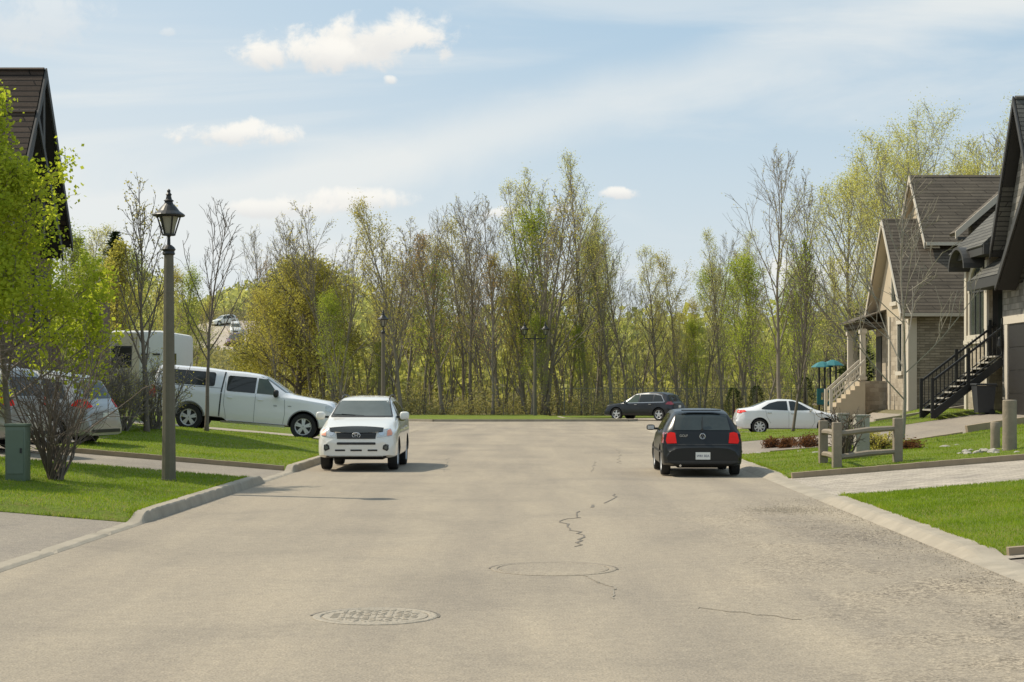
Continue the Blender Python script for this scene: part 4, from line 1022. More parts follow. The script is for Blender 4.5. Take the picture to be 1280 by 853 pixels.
# cracks
rng = random.Random(11)
def crack(m, pix, w, wob=.05, steps=5):
    pts = []
    for (a, b) in zip(pix, pix[1:]):
        A, B = P(*a), P(*b)
        for i in range(steps): q = A.lerp(B, i/steps); pts.append((q.x+rng.gauss(0, wob), q.y+rng.gauss(0, wob*1.5)))
    for a, b in zip(pts, pts[1:]): m.bar((a[0], a[1], .004), (b[0], b[1], .004), w*rng.uniform(.4, 1.3), .004)
m = MB()
crack(m, [(723, 684), (728, 672), (712, 661), (704, 652), (722, 645), (718, 638)], .028, .035)
crack(m, [(738, 635), (742, 630)], .04, .03, 3); crack(m, [(758, 630), (764, 622), (770, 616)], .04, .04, 3)

o = m.build('road_cracks', M['crack']); o['kind'] = 'structure'
m = MB()
crack(m, [(722, 716), (745, 728), (768, 735), (766, 752)], .014, .015, 8); crack(m, [(870, 760), (940, 768), (1010, 776)], .007, .02, 9)
crack(m, [(940, 637), (1000, 642)], .03, .02, 8)
crack(m, [(740, 590), (744, 576)], .022, .04, 14); crack(m, [(775, 580), (771, 560)], .022, .04, 14); crack(m, [(553, 590), (560, 572)], .02, .04, 14)
o = m.build('worn_cracks', M['crackpale']); o['kind'] = 'structure'
# debris by the right kerb (leaf litter and grit)
rng = random.Random(9); m = MB()
def ico(m, c, r, rng, sub=1, fl=.7):
    bm = bmesh.new(); bmesh.ops.create_icosphere(bm, subdivisions=sub, radius=r)
    for v in bm.verts: v.co = Vector((v.co.x*rng.uniform(.75, 1.25), v.co.y*rng.uniform(.75, 1.25), v.co.z*fl*rng.uniform(.8, 1.2)))+Vector(c)
    bm.verts.index_update(); m.add([v.co[:] for v in bm.verts], [tuple(v.index for v in f.verts) for f in bm.faces]); bm.free()
cl = P(985, 638)
for _ in range(3200):
    y = rng.uniform(13, 29); x = XR(y)-abs(rng.gauss(0, .45))+.03
    if rng.random() < .4: x, y = cl.x+rng.gauss(0, .35), cl.y+rng.gauss(0, .45)
    if x > XR(y)-.01: x = 2*XR(y)-x-.02
    if True: s = rng.uniform(.004, .010)*(1.4 if rng.random() < .1 else 1)
    n = len(m.v); a = rng.uniform(0, 6.28); m.add([(x+s*math.cos(a), y+s*math.sin(a), .004), (x+s*math.cos(a+2.1), y+s*math.sin(a+2.1), .004), (x+s*math.cos(a+4.2), y+s*math.sin(a+4.2), .004), (x, y, .004+s)], [(0, 1, 3), (1, 2, 3), (2, 0, 3)])
o = m.build('road_grit', M['grit'] if 'grit' in M else simple('grit', (.32, .27, .20), .95, var=.5, scale=30), None); tag(o, 'loose grit and leaf litter along the right kerb', 'grit', kind='stuff')
# ------------------------------------------------------------------ street lamps
def lantern(m_metal, m_glass, c, k=1.):
    x, y, z = c
    m_metal.lathe([(.045*k, 0), (.06*k, .02*k), (.035*k, .05*k), (.03*k, .22*k), (.05*k, .24*k), (.10*k, .26*k)], c, 'z', 12)
    b, t = .115*k, .225*k; z0, z1 = z+.26*k, z+.62*k
    for i in range(6):
        a = math.pi/3*i; p = (x+b*math.cos(a), y+b*math.sin(a), z0); q = (x+t*math.cos(a), y+t*math.sin(a), z1); m_metal.bar(p, q, .026*k)
        a2 = a+math.pi/3; m_metal.bar(p, (x+b*math.cos(a2), y+b*math.sin(a2), z0), .03*k); m_metal.bar(q, (x+t*math.cos(a2), y+t*math.sin(a2), z1), .03*k)
    m_metal.lathe([(.30*k, .62*k), (.315*k, .64*k), (.30*k, .66*k), (.21*k, .72*k), (.15*k, .80*k), (.09*k, .86*k), (.075*k, .90*k), (.10*k, .92*k), (.06*k, .95*k), (.045*k, 1.02*k), (.06*k, 1.04*k), (.03*k, 1.08*k), (.035*k, 1.12*k), (.01*k, 1.15*k)], c, 'z', 20)
    m_glass.lathe([(.088*k, .28*k), (.19*k, .61*k)], c, 'z', 6)
def street_lamp(pos, H, label, k=1., double=False, lit=False):
    x, y, z = pos; root = empty('street_lamp', pos, label, 'street lamp', 'lantern street lamps')
    hl = 1.15*k; top = z+H-hl if not double else z+H-hl-.25
    m = MB(); m.lathe([(.135, -.1), (.135, .05), (.128, .06), (.085, top-z)], pos, 'z', 10); m.build('pole', M['pole'], root, smooth=True, auto=25)
    mm = MB(); mg = MB()
    if not double:
        mm.lathe([(.10, -.12), (.115, -.10), (.10, -.06), (.125, -.02), (.10, .02), (.05, .06)], (x, y, top), 'z', 16); lantern(mm, mg, (x, y, top), k)
    else:
        mm.bar((x-.68, y, top+.1), (x+.68, y, top+.1), .07); mm.bar((x, y, top-.1), (x, y, top+.4), .09)
        for s in (-1, 1):
            mm.bar((x+s*.1, y, top-.3), (x+s*.5, y, top+.08), .04); lantern(mm, mg, (x+s*.68, y, top+.1), k)
    lo = mm.build('lantern', M['blackmetal'], root); mg.build('lantern_glass', M['lampglass'], lo)
    return root
p = P(211, 601, .15); s_ = FP/p.y; street_lamp((p.x, p.y, p.z-.02), CH+(HY-235)/s_-p.z, 'tall street lamp with a black lantern on the front lawn, nearest to us', .93)
street_lamp((-6.75, 88, 0), 6.0, 'single street lamp standing behind the white compact SUV', 1.)
street_lamp((1.5, 109.5, .05), 6.3, 'double headed street lamp on the far grass verge', .95, True)
street_lamp((-21.3, 150, T(-21.3, 150)), 5.0, 'distant street lamp in front of the yellow willow, furthest away', 1.)
# lamp banner-like transformer box
p = P(62, 597, .15); p = P(22, 598, .17); x, y, z = p
root = empty('utility_box', p, 'dull green metal utility box standing on the left front lawn', 'utility box')
m = MB(); m.box(x-.16, x+.17, y-.16, y+.16, z-.05, z+.86, .015); m.build('cabinet', M['green_box'], root, auto=30)
m = MB(); m.box(x-.175, x+.185, y-.175, y+.175, z+.855, z+.90, .012); m.build('lid', M['green_box'], root)
m = MB(); m.box(x-.13, x+.14, y-.172, y-.161, z+.08, z+.80, .003); d_ = m.build('door', M['green_box'], root)
m = MB(); m.box(x+.09, x+.12, y-.19, y-.173, z+.42, z+.50); m.build('latch', M['blackmetal'], d_)
# ------------------------------------------------------------------ wooden corner fence
def rpost(m, x, y, h, r, seed, sq=False, z0=None):
    z = T(x, y) if z0 is None else z0; rg = random.Random(seed)
    if sq: m.box(x-r, x+r, y-r, y+r, z-.1, z+h, .02)
    else: m.lathe([(r*1.02, -.1), (r*rg.uniform(.96, 1.04), h*.3), (r*.97, h*.7), (r*rg.uniform(.95, 1), h-.02), (r*.85, h)], (x, y, z), 'z', 12, rg.random())
root = None
pA = P(1028, 583, .1); pB = P(1046, 585, .1); pC = P(1122, 577, .1)
pA = Vector((pB.x-.12, pB.y+1.9, 0)); pA.z = T(pA.x, pA.y)
pA.x = (1029-640)/FP*pA.y
root = empty('wooden_fence', (pB.x, pB.y, T(pB.x, pB.y)), 'weathered split rail corner fence around the small planting bed', 'fence')
for i, q in enumerate((pA, pB, pC)):
    m = MB(); rpost(m, q.x, q.y, 1.03 if i < 2 else 1.0, .095, i, True, T(q.x, q.y)+.04); m.build('post', M['wood'], root)
for a, b in ((pA, pB), (pB, pC)):
    for h in (.82, .32):
        m = MB(); za, zb_ = T(a.x, a.y)+h, T(b.x, b.y)+h; off = Vector((0, -.10, 0)) if a is pB else Vector((-.0, 0, 0))
        m.tube([(a.x, a.y, za), ((a.x+b.x)/2, (a.y+b.y)/2, (za+zb_)/2+.02), (b.x, b.y, zb_)], [.06, .068, .058], 7); m.build('rail', M['wood'], root)
# two weathered round bollards + stones
for (px, py, top, r, lab) in ((1244, 561, 528, .11, 'shorter weathered round wooden post beside the paver driveway'), (1262, 563, 500, .16, 'taller thick weathered wooden post beside the paver driveway')):
    p = P(px, py, .08); h = (py-top)/(FP/p.y); m = MB(); rpost(m, p.x, p.y, h, r, px, False, p.z)
    o = m.build('wooden_post', M['wood'], None, smooth=True, auto=40); tag(o, lab, 'post', 'wooden posts beside the paver driveway')
rng = random.Random(21)
LB = ['pale flat rubble stone at the foot of the wooden posts']
for i in range(16):
    px = rng.uniform(1196, 1276); py = 566+rng.uniform(-2.5, 2.5)-(px-1196)*.03; p = P(px, py, .1); m = MB(); ico(m, (p.x, p.y, p.z), rng.uniform(.05, .13), rng, 2, .5)
    tag(m.build('rubble_stone', M['stonewall'], None, smooth=True, auto=35), 'small pale rubble stone lying at the foot of the round wooden posts', 'stone', 'rubble stones beside the wooden posts')
# square stone blocks behind the fence
for px, py, top, w, lab in ((1053, 562, 519, .26, 'grey square stone pillar behind the corner fence, left of two'), (1077, 566, 521, .33, 'paler square stone pillar behind the corner fence, right of two')):
    p = P(px, py, .1); s_ = FP/p.y; m = MB(); m.box(p.x-w/2, p.x+w/2, p.y-w/2, p.y+w/2, p.z-.1, p.z+(py-top)/s_, .015)
    m.cm = 0; root = empty('stone_pillar', p, lab, 'pillar', 'stone pillars behind the corner fence'); m.build('shaft', M['stonewall'], root)
    c_ = MB(); zt = p.z+(py-top)/s_; c_.box(p.x-w/2-.02, p.x+w/2+.02, p.y-w/2-.02, p.y+w/2+.02, zt+.002, zt+.05, .01); c_.build('cap', M['stonewall'], root)
# planting bed: low red-brown shrubs, stones
for i, (px, py, w, h) in enumerate(((966, 557, .8, .16), (985, 557, .7, .15), (1010, 558, .8, .24), (1100, 562, 1.3, .35), (1138, 562, .7, .16))):
    p = P(px, py, .08)
    o = make_shrub('low_shrub', 40+i, h, w*1.6, 26, M['twig'], M['leaf_red'] if i != 3 else M['leaf_olive'], 5, .045,
                   ['low red brown shrub at the left end of the planting bed', 'low red brown shrub second from the left in the planting bed', 'low dark shrub just left of the corner fence', 'tangled olive shrub inside the corner fence', 'low dry shrub right of the corner fence'][i], 'shrub', 'low shrubs in the planting bed', .006)
    o.location = p
for i, (px, py, w) in enumerate(((948, 566, .34), (1158, 560, .3), (1182, 558, .45), (1196, 556, .3), (1000, 565, .5), (1022, 566, .5))):
    p = P(px, py, .1); rg = random.Random(60+i); m = MB(); ico(m, (p.x, p.y, p.z-.03), w*.36, rg, 2, .36); o = m.build('garden_rock', M['rocks'], None, smooth=True, auto=35)
    tag(o, 'flat pale garden rock edging the planting bed on the right lawn', 'rock', 'garden rocks in the planting bed')
# twisted bare shrub inside fence
o = make_shrub('bare_shrub', 77, 1.0, 1.2, 16, M['twig'], None, 0, 0, 'dark bare twiggy shrub behind the rails of the corner fence', 'shrub', None, .009); p = P(1062, 574, .1); o.location = p+Vector((0, .5, 0))
# ------------------------------------------------------------------ buildings
def roof_slab(name, mat, parent, pts, t=.14):
    "thick roof plane, pts counter-clockwise seen from above"
    m = MB(); n = (Vector(pts[1])-Vector(pts[0])).cross(Vector(pts[2])-Vector(pts[0])).normalized()
    if n.z < 0: n = -n
    m.prism([Vector(p)-n*t for p in pts], n*t); return m.build(name, mat, parent)
def gable_x(parent, x0, x1, yc, hw, zr, ze, mat, trim, soffit, rake=.22, face=None, ovx=.0, facex=None):
    "gable roof with its ridge along x; the street end is x0 (or x1 when x1 is nearer the road)"
    for s in (-1, 1): roof_slab('roof_slope', mat, parent, [(x0, yc, zr), (x1, yc, zr), (x1, yc+s*hw, ze), (x0, yc+s*hw, ze)])
    for s in (-1, 1):
        m = MB(); e = .03 if facex is None else 0
        xf = x0-.03 if x0 > 0 and facex is None else x0+.03
        a = Vector((xf, yc, zr-.02)); b = Vector((xf, yc+s*(hw+.02), ze-.02)); d = Vector((0, 0, -rake))
        m.prism([a, b, b+d, a+d], (-.05 if x0 > 0 else .05, 0, 0)); m.build('rake_board', trim, parent)
        m = MB(); m.bar((x0, yc+s*(hw+.05), ze-.08), (x1, yc+s*(hw+.05), ze-.08), .10, .14); m.build('gutter', trim, parent)
    m = MB(); i = -.16
    for s in (-1, 1): m.prism([Vector((x0, yc, zr+i-.12)), Vector((x0, yc+s*hw, ze+i-.06)), Vector((x0, yc+s*hw, ze+i-.10)), Vector((x0, yc, zr+i-.16))], ((.6 if x0 > 0 else -.6), 0, 0))
    m.build('soffit', soffit, parent)
def walls(parent, x0, x1, y0, y1, z0, z1, mat, gables=()):
    m = MB(); m.box(x0, x1, y0, y1, z0, z1)
    for (x, yc, hw, za, zb_, th) in gables: m.prism([(x, yc-hw, za), (x, yc+hw, za), (x, yc, zb_)], (th, 0, 0))
    return m.build('wall', mat, parent)
def window_x(parent, x, y0, y1, z0, z1, trim, arch=False, d=-1, fr=.11, mull=1, name='window'):
    "window in a wall lying at x, facing -x (d=-1) or +x"
    m = MB(); h = .05*d
    def bx(ya, yb, za, zb_, t=.06): m.box(min(x, x+t*d), max(x, x+t*d), ya, yb, za, zb_)
    bx(y0-fr, y0, z0-fr, z1); bx(y1, y1+fr, z0-fr, z1); bx(y0-fr-.05, y1+fr+.05, z0-fr-.06, z0, .11)
    if arch:
        n = 12; c, r = (y0+y1)/2, (y1-y0)/2
        for i in range(n):
            a, b = math.pi*i/n, math.pi*(i+1)/n
            p = [(x, c+r*math.cos(a), z1+r*math.sin(a)), (x, c+(r+fr*1.3)*math.cos(a), z1+(r+fr*1.3)*math.sin(a)), (x, c+(r+fr*1.3)*math.cos(b), z1+(r+fr*1.3)*math.sin(b)), (x, c+r*math.cos(b), z1+r*math.sin(b))]
            m.prism(p, (.07*d, 0, 0))
    else: bx(y0-fr-.04, y1+fr+.04, z1, z1+fr*1.4, .08)
    w = m.build(name, trim, parent)
    g = MB(); g.quad((x+.012*d, y0, z0), (x+.012*d, y1, z0), (x+.012*d, y1, z1), (x+.012*d, y0, z1))
    if arch:
        n = 12; c, r = (y0+y1)/2, (y1-y0)/2; g.add([(x+.012*d, c+r*math.cos(math.pi*i/n), z1+r*math.sin(math.pi*i/n)) for i in range(n+1)], [tuple(range(n+1))])
    g.build('pane', M['pane'], w, recalc=False)
    s = MB()
    for i in range(1, mull+1): yy = y0+(y1-y0)*i/(mull+1); s.box(min(x+.015*d, x+.045*d), max(x+.015*d, x+.045*d), yy-.025, yy+.025, z0, z1+(.8*(y1-y0)/2 if arch else 0))
    s.box(min(x+.015*d, x+.045*d), max(x+.015*d, x+.045*d), y0, y1, z1-.03, z1+.03)
    s.build('mullion', M['darktrim'] if trim is not M['darktrim'] else M['trim'], w)
    return w
# ---- right stone house (nearest on the right)
hb = empty('stone_house', (16, 52.6, 1.0), 'grey stone house with steep dark gables and black outdoor stairs at the right edge', 'house')
walls(hb, 16.12, 25, 50.3, 54.9, 5.0, 6.5, M['stonegrey'], [(16.12, 52.6, 2.3, 6.5, 10.5, .3)])
gable_x(hb, 15.75, 25.5, 52.6, 2.55, 11.05, 6.45, M['shinglegrey'], M['darktrim'], M['soffit'], .30)
walls(hb, 16.0, 25, 43.6, 54.8, .6, 5.2, M['stonegrey'], [(16.0, 48.2, 4.4, 5.2, 9.1, .3)])
gable_x(hb, 15.35, 20, 48.2, 4.95, 9.7, 5.25, M['shinglegrey'], M['darktrim'], M['soffit'], .26)
# far wing with arched window, and the recessed entry
walls(hb, 16.0, 25, 56.35, 59.2, .6, 6.3, M['stonetan'])
walls(hb, 17.3, 25, 54.8, 56.35, .6, 6.3, M['stonegrey'])
m = MB(); m.box(16.0, 17.3, 54.8, 56.35, 2.6, 2.95); m.build('landing', M['stonewall'], hb)
m = MB(); m.box(17.22, 17.3, 55.0, 56.1, 2.96, 5.1); dd = m.build('front_door', M['door_dark'], hb)
m = MB(); m.box(17.17, 17.22, 55.2, 55.26, 3.9, 4.1); m.build('handle', M['chrome'], dd)
m = MB(); m.box(16.12, 17.1, 56.31, 56.35, 3.0, 5.2); shade_panel = m.build('side_window', M['darktrim'], hb)  # dark window panel added here, its colour standing in for the recess wall's shade
m = MB(); m.quad((16.3, 56.305, 3.2), (16.95, 56.305, 3.2), (16.95, 56.305, 5.05), (16.3, 56.305, 5.05)); m.build('pane', M['pane'], shade_panel, recalc=False)
window_x(hb, 16.0, 56.75, 58.55, 3.72, 5.2, M['trim'], arch=True, fr=.16, mull=2)
m = MB(); m.box(15.93, 16.0, 58.95, 59.2, .9, 6.2); m.box(15.92, 16.0, 56.35, 56.60, .9, 6.2); m.box(15.9, 16.0, 56.35, 59.2, 3.42, 3.56); m.build('corner_trim', M['trim'], hb)
# barrel hood over the arched window
n = 14; m = MB(); c, z, r = 57.75, 5.95, .92
for i in range(n):
    a, b = math.pi*i/n, math.pi*(i+1)/n
    m.prism([(15.25, c+r*math.cos(a), z+r*.75*math.sin(a)), (15.25, c+(r+.12)*math.cos(a), z+(r+.12)*.75*math.sin(a)), (15.25, c+(r+.12)*math.cos(b), z+(r+.12)*.75*math.sin(b)), (15.25, c+r*math.cos(b), z+r*.75*math.sin(b))], (1.6, 0, 0))
m.build('arched_hood', M['darktrim'], hb)
# pent roof and eave band
roof_slab('pent_roof', M['shinglegrey'], hb, [(15.35, 52.9, 5.5), (15.35, 56.4, 5.5), (16.9, 56.4, 6.75), (16.9, 52.9, 6.75)], .12)
m = MB(); m.box(15.28, 15.36, 52.95, 56.45, 5.15, 5.46); m.build('fascia', M['darktrim'], hb)
m = MB(); m.box(15.36, 16.0, 53.0, 56.4, 5.18, 5.22); m.build('soffit', M['soffit'], hb)
m = MB(); m.box(15.5, 25, 55.2, 55.35, 6.3, 6.62); m.box(15.5, 15.62, 55.3, 59.5, 6.3, 6.6); m.box(15.6, 25, 55.3, 59.5, 6.3, 6.4); m.build('eave', M['darktrim'], hb)
roof_slab('hip_roof', M['shinglegrey'], hb, [(15.45, 55.3, 6.6), (15.45, 59.5, 6.6), (18.2, 59.5, 9.2), (18.2, 55.3, 9.2)], .1)
# cross gable turned toward us at the back
m = MB(); m.prism([(16.95, 61.9, 7.0), (24.1, 61.9, 7.0), (24.1, 61.9, 7.9), (20.5, 61.9, 11.0), (16.95, 61.9, 7.9)], (0, .5, 0)); m.box(19.6, 24, 59.2, 67.5, .6, 7.02); m.build('cross_gable', M['shingle'], hb)
for s, xe in ((-1, 16.25), (1, 24.75)): roof_slab('roof_slope', M['shingle'], hb, [(20.5, 61.5, 11.35), (xe, 61.5, 7.6), (xe, 62.5, 7.6), (20.5, 62.5, 11.35)], .12)
m = MB(); m.prism([(20.5, 61.42, 11.38), (16.22, 61.42, 7.62), (16.22, 61.42, 7.36), (20.5, 61.42, 11.08)], (0, .07, 0)); m.prism([(20.5, 61.42, 11.38), (24.78, 61.42, 7.62), (24.78, 61.42, 7.36), (20.5, 61.42, 11.08)], (0, .07, 0)); m.build('rake_board', M['trim'], hb)
m = MB(); m.box(16.3, 24.7, 61.4, 61.55, 7.30, 7.42); m.build('eave_band', M['darktrim'], hb)
# garage door
m = MB(); m.box(15.93, 16.0, 54.05, 54.35, 1.0, 3.95); m.box(15.93, 16.0, 46.1, 46.35, 1.0, 3.95); m.box(15.92, 16.0, 46.0, 54.45, 3.95, 4.2); m.build('door_frame', M['trim'], hb)
m = MB()
for k in range(4): m.box(15.97, 15.995, 46.35, 54.05, 1.0+k*.735, 1.0+k*.735+.71)
m.build('garage_door', M['door_dark'], hb)
window_x(hb, 16.0, 46.2, 47.8, 5.0, 6.2, M['trim'])
m = MB(); m.lathe([(.07, 0), (.09, .05), (.06, .3), (.02, .36)], (15.85, 54.6, 3.2), 'z', 8); m.build('wall_lamp', M['blackmetal'], hb)
# outdoor stairs with iron railings
st = empty('outdoor_stairs', (15, 55.6, 1.0), 'black iron stairs with railings climbing to the raised entry of the grey stone house', 'stairs')
n = 10; xs0, xs1, z0s, z1s = 13.75, 16.0, 1.0, 2.95; ya, yb_ = 54.75, 56.25
for i in range(n):
    x = xs0+(xs1-xs0)*i/n; z = z0s+(z1s-z0s)*(i+1)/n
    m = MB(); m.box(x-.03, x+(xs1-xs0)/n+.03, ya, yb_, z-.05, z); m.build('tread', M['stonewall'], st)
for y in (ya, yb_):
    m = MB(); m.bar((xs0-.05, y, z0s-.02), (xs1, y, z1s-.16), .05, .24); m.build('stringer', M['blackmetal'], st)
    m = MB(); m.bar((xs0-.05, y, z0s+1.12), (xs1+.2, y, z1s+1.08), .07, .07); m.bar((xs0-.05, y, z0s+.26), (xs1+.2, y, z1s+.22), .04, .04)
    for k in range(17):
        t = (k+.5)/17; x = xs0+(xs1-xs0)*t; z = z0s+(z1s-z0s)*t; m.bar((x, y, z+.2), (x, y, z+1.1), .022)
    rl = m.build('railing', M['blackmetal'], st)
    for t in (0, .5, 1):
        m = MB(); x = xs0+(xs1-xs0)*t-.05*(t == 0); z = z0s+(z1s-z0s)*t; m.box(x-.05, x+.05, y-.05, y+.05, z-.1, z+1.22); m.build('post', M['blackmetal'], st)
# wheelie bin
p = Vector((15.55, 54.25, T(15.55, 54.25))); bn = empty('wheelie_bin', p, 'dark grey wheeled rubbish bin beside the black outdoor stairs', 'bin')
p = Vector((15.2, 54.15, T(15.2, 54.15))); bn.location = p
m = MB(); a = .24; b = .31
vs = [(p.x+sx*w, p.y+sy*w*1.05, p.z+z) for z, w in ((.08, a), (.95, b)) for sx, sy in ((-1, -1), (1, -1), (1, 1), (-1, 1))]
m.add(vs, [(0, 1, 2, 3), (4, 5, 6, 7), (0, 1, 5, 4), (1, 2, 6, 5), (2, 3, 7, 6), (3, 0, 4, 7)]); m.build('body', M['bin'], bn)
m = MB(); m.box(p.x-.34, p.x+.34, p.y-.36, p.y+.36, p.z+.955, p.z+1.02, .02); m.bar((p.x+.36, p.y-.25, p.z+.93), (p.x+.36, p.y+.25, p.z+.93), .04); m.build('lid', M['bin'], bn)
for s in (-1, 1): m = MB(); m.lathe([(.09, -.03), (.1, 0), (.09, .03)], (p.x+.2, p.y+s*.26, p.z+.1), 'y', 14); m.build('wheel', M['tyre'], bn)
# ---- beige house further along on the right
ha = empty('beige_house', (16.5, 69.7, .95), 'beige stucco and stone house with brown shingle gables beyond the grey stone house', 'house')
walls(ha, 16.75, 27, 69.7, 76.2, .5, 5.1, M['stonedark'], [])
m = MB(); m.prism([(16.5, 69.7, 4.95), (16.5, 76.2, 4.95), (16.5, 72.95, 8.75)], (.25, 0, 0)); m.build('gable_wall', M['stucco'], ha)
m = MB(); m.box(16.5, 16.75, 69.7, 76.2, .6, 4.95); m.build('front_wall', M['stonetan'], ha)
gable_x(ha, 16.1, 20.5, 72.95, 3.6, 9.25, 5.0, M['shingle'], M['trim'], M['stucco'], .26)
m = MB(); m.box(16.42, 16.78, 69.62, 69.98, .6, 5.0); m.box(16.44, 16.5, 73.2, 73.45, .6, 5.0); m.build('corner_pilaster', M['trim'], ha)
window_x(ha, 16.5, 70.9, 71.7, 2.6, 4.6, M['trim']); window_x(ha, 16.5, 71.9, 72.8, 5.6, 7.2, M['trim'])
m = MB(); m.box(20, 30, 71.9, 79.5, 5, 7.6); m.prism([(17.9, 71.8, 5.6), (17.9, 76.6, 5.6), (17.9, 76.6, 8.2), (17.9, 74.2, 10.9), (17.9, 71.8, 8.2)], (.2, 0, 0)); m.build('upper_wall', M['stucco'], ha)
gable_x(ha, 17.6, 31, 74.2, 2.75, 11.3, 8.1, M['shingle'], M['trim'], M['stucco'], .26)
# porch with posts and stairs at its front
m = MB(); m.box(15.3, 16.5, 74.2, 77.4, 4.55, 4.8); m.prism([(15.1, 74.0, 4.8), (15.1, 77.6, 4.8), (16.5, 77.6, 5.3), (16.5, 74.0, 5.3)], (0, 0, .06)); m.build('porch_roof', M['shingle'], ha)
for y in (74.4, 77.2):
    m = MB(); m.box(15.42, 15.64, y-.11, y+.11, 1.0, 4.55); m.box(15.37, 15.69, y-.16, y+.16, 2.25, 2.4); m.box(15.37, 15.69, y-.16, y+.16, 4.3, 4.5); m.build('porch_post', M['trim'], ha)
m = MB(); m.box(15.3, 16.5, 74.2, 77.4, .6, 2.2); m.build('porch_base', M['stonetan'], ha)
m = MB(); m.box(16.45, 16.5, 74.9, 75.9, 2.2, 4.2); m.build('front_door', M['door_dark'], ha)
sa = empty('porch_stairs', (14.5, 73.4, .9), 'beige wooden steps with pale handrails in front of the beige house', 'stairs')
for i in range(7):
    x = 13.9+i*.2; z = .9+(i+1)*.18; m = MB(); m.box(x, 15.35, 73.0, 74.2, z-.18 if i else .6, z); m.build('step', M['stucco'], sa)
for y in (73.0, 74.2):
    m = MB(); m.bar((13.85, y, 1.75), (15.35, y, 3.1), .09, .10); m.bar((13.85, y, 1.25), (15.35, y, 2.6), .05, .06)
    for k in range(9): t = (k+.5)/9; m.bar((13.85+1.5*t, y, 1.2+1.35*t), (13.85+1.5*t, y, 1.75+1.35*t), .035)
    m.box(13.8, 13.92, y-.06, y+.06, .8, 1.85); m.build('handrail', M['trim'], sa)
m = MB()
for x, y, x2, y2 in ((13.4, 62.0, 17.2, 62.4),): m.bar((x, y, T(x, y)+.14), (x2, y2, T(x2, y2)+.14), .2, .28)
tag(m.build('garden_wall', M['kerb'], None), 'low beige concrete garden wall in front of the beige house', 'garden wall')
# ---- left house
hl_ = empty('brown_roof_house', (-14, 48.5, 1.2), 'tall house with steep dark brown shingle roof behind the bright green tree', 'house')
walls(hl_, -28, -14.0, 45.9, 51.1, .6, 6.4, M['brickbrown'], [(-14.0, 48.5, 2.5, 6.4, 10.5, -.3)])
gable_x(hl_, -13.5, -30, 48.5, 2.85, 11.15, 6.45, M['shingleL'], M['darktrim'], M['soffit'], .35)
walls(hl_, -27, -13.9, 45.0, 47.6, .6, 6.2, M['brickbrown'])
gable_x(hl_, -13.42, -27, 47.35, 2.6, 9.75, 6.0, M['shingleL'], M['darktrim'], M['soffit'], .3)
m = MB(); m.box(-13.62, -13.5, 48.4, 48.6, 6.2, 10.9); m.build('downpipe', M['darktrim'], hl_)
window_x(hl_, -14.0, 49.2, 50.4, 3.5, 5.2, M['darktrim'], d=1)
walls(hl_, -24, -15.2, 51.1, 56.6, .6, 3.6, M['brickbrown'])
m = MB(); m.box(-14.0, -13.5, 54.9, 56.4, .6, 4.75); m.build('brick_pier', M['brickbrown'], hl_)
roof_slab('wing_roof', M['shingleL'], hl_, [(-14.9, 51.1, 3.62), (-14.9, 56.8, 3.62), (-18.5, 56.8, 5.2), (-18.5, 51.1, 5.2)])
# ---- camper trailer
cp = empty('camper_trailer', (-15.2, 66, T(-15, 66)), 'white camper trailer parked behind the bare young tree on the left', 'camper trailer')
zc = T(-14.5, 66)+.05
def rb(m, x0, x1, y0, y1, z0, z1, b): m.box(x0, x1, y0, y1, z0, z1, b)
m = MB(); rb(m, -15.6, -13.45, 65, 71, zc+.55, zc+3.15, .18); m.build('body', M['camper'], cp, smooth=True, auto=30)
m = MB(); m.box(-15.55, -14.42, 64.97, 65.0, zc+.62, zc+3.05); m.build('front_panel', M['camperwarm'], cp)
m = MB(); y = 64.955; m.box(-15.45, -14.75, y-.01, y+.01, zc+1.75, zc+2.5, .008); w_ = m.build('window', M['glass'], cp)
m = MB(); m.box(-15.5, -14.70, y+.011, y+.014, zc+1.70, zc+2.55); m.build('window_frame', M['plastic'], w_)
m = MB()
for xx, zz in ((-14.2, 2.2), (-13.75, 2.2), (-14.2, 1.5), (-13.8, 1.5)): m.box(xx-.14, xx+.14, 64.95, 64.99, zc+zz, zc+zz+.06)
m.build('vent', M['plastic'], cp)
m = MB(); m.box(-13.52, -13.42, 66, 67.2, zc+1.6, zc+2.3); m.build('side_window', M['glass'], cp)
for yy in (67.4, 68.3):
    m = MB(); m.lathe([(.2, -.1), (.34, -.1), (.35, 0), (.34, .1), (.2, .1)], (-13.65, yy, zc+.35), 'x', 24); m.build('wheel', M['tyre'], cp)
# ---- playground
pg = empty('playground_tower', (15.9, 85, 0), 'teal playground tower with an umbrella roof beyond the white sedan', 'playground')
def pgx(px): return (px-640)/FP*85
def pgz(py): return CH+(485-py)/FP*85
zg_ = T(15.9, 85)
for px, py in ((1028, 452), (1041, 450)):
    m = MB(); c_ = (pgx(px), 85, pgz(py)); m.lathe([(.58, -.30), (.56, -.26), (.3, -.08), (.06, 0)], c_, 'z', 8); m.build('umbrella_roof', M['teal'], pg)
for px in (1024, 1031, 1038, 1045):
    m = MB(); m.tube([(pgx(px), 85, zg_), (pgx(px), 85, pgz(458))], .05, 8); m.build('post', M['blackmetal'], pg)
m = MB(); 
z0p, z1p = pgz(506), pgz(486); xa, xb = pgx(1021), pgx(1041)
m.box(xa, xb, 84.9, 85, z0p, z0p+.25); m.box(xa, xb, 84.9, 85, z1p-.2, z1p); m.box(xa, xa+.2, 84.9, 85, z0p+.25, z1p-.2); m.box(xb-.2, xb, 84.9, 85, z0p+.25, z1p-.2); m.build('panel', M['teal'], pg)
m = MB(); m.box(xa, xb+.5, 84.95, 86.2, zg_+.6, zg_+.7); m.build('deck', M['wood'], pg)
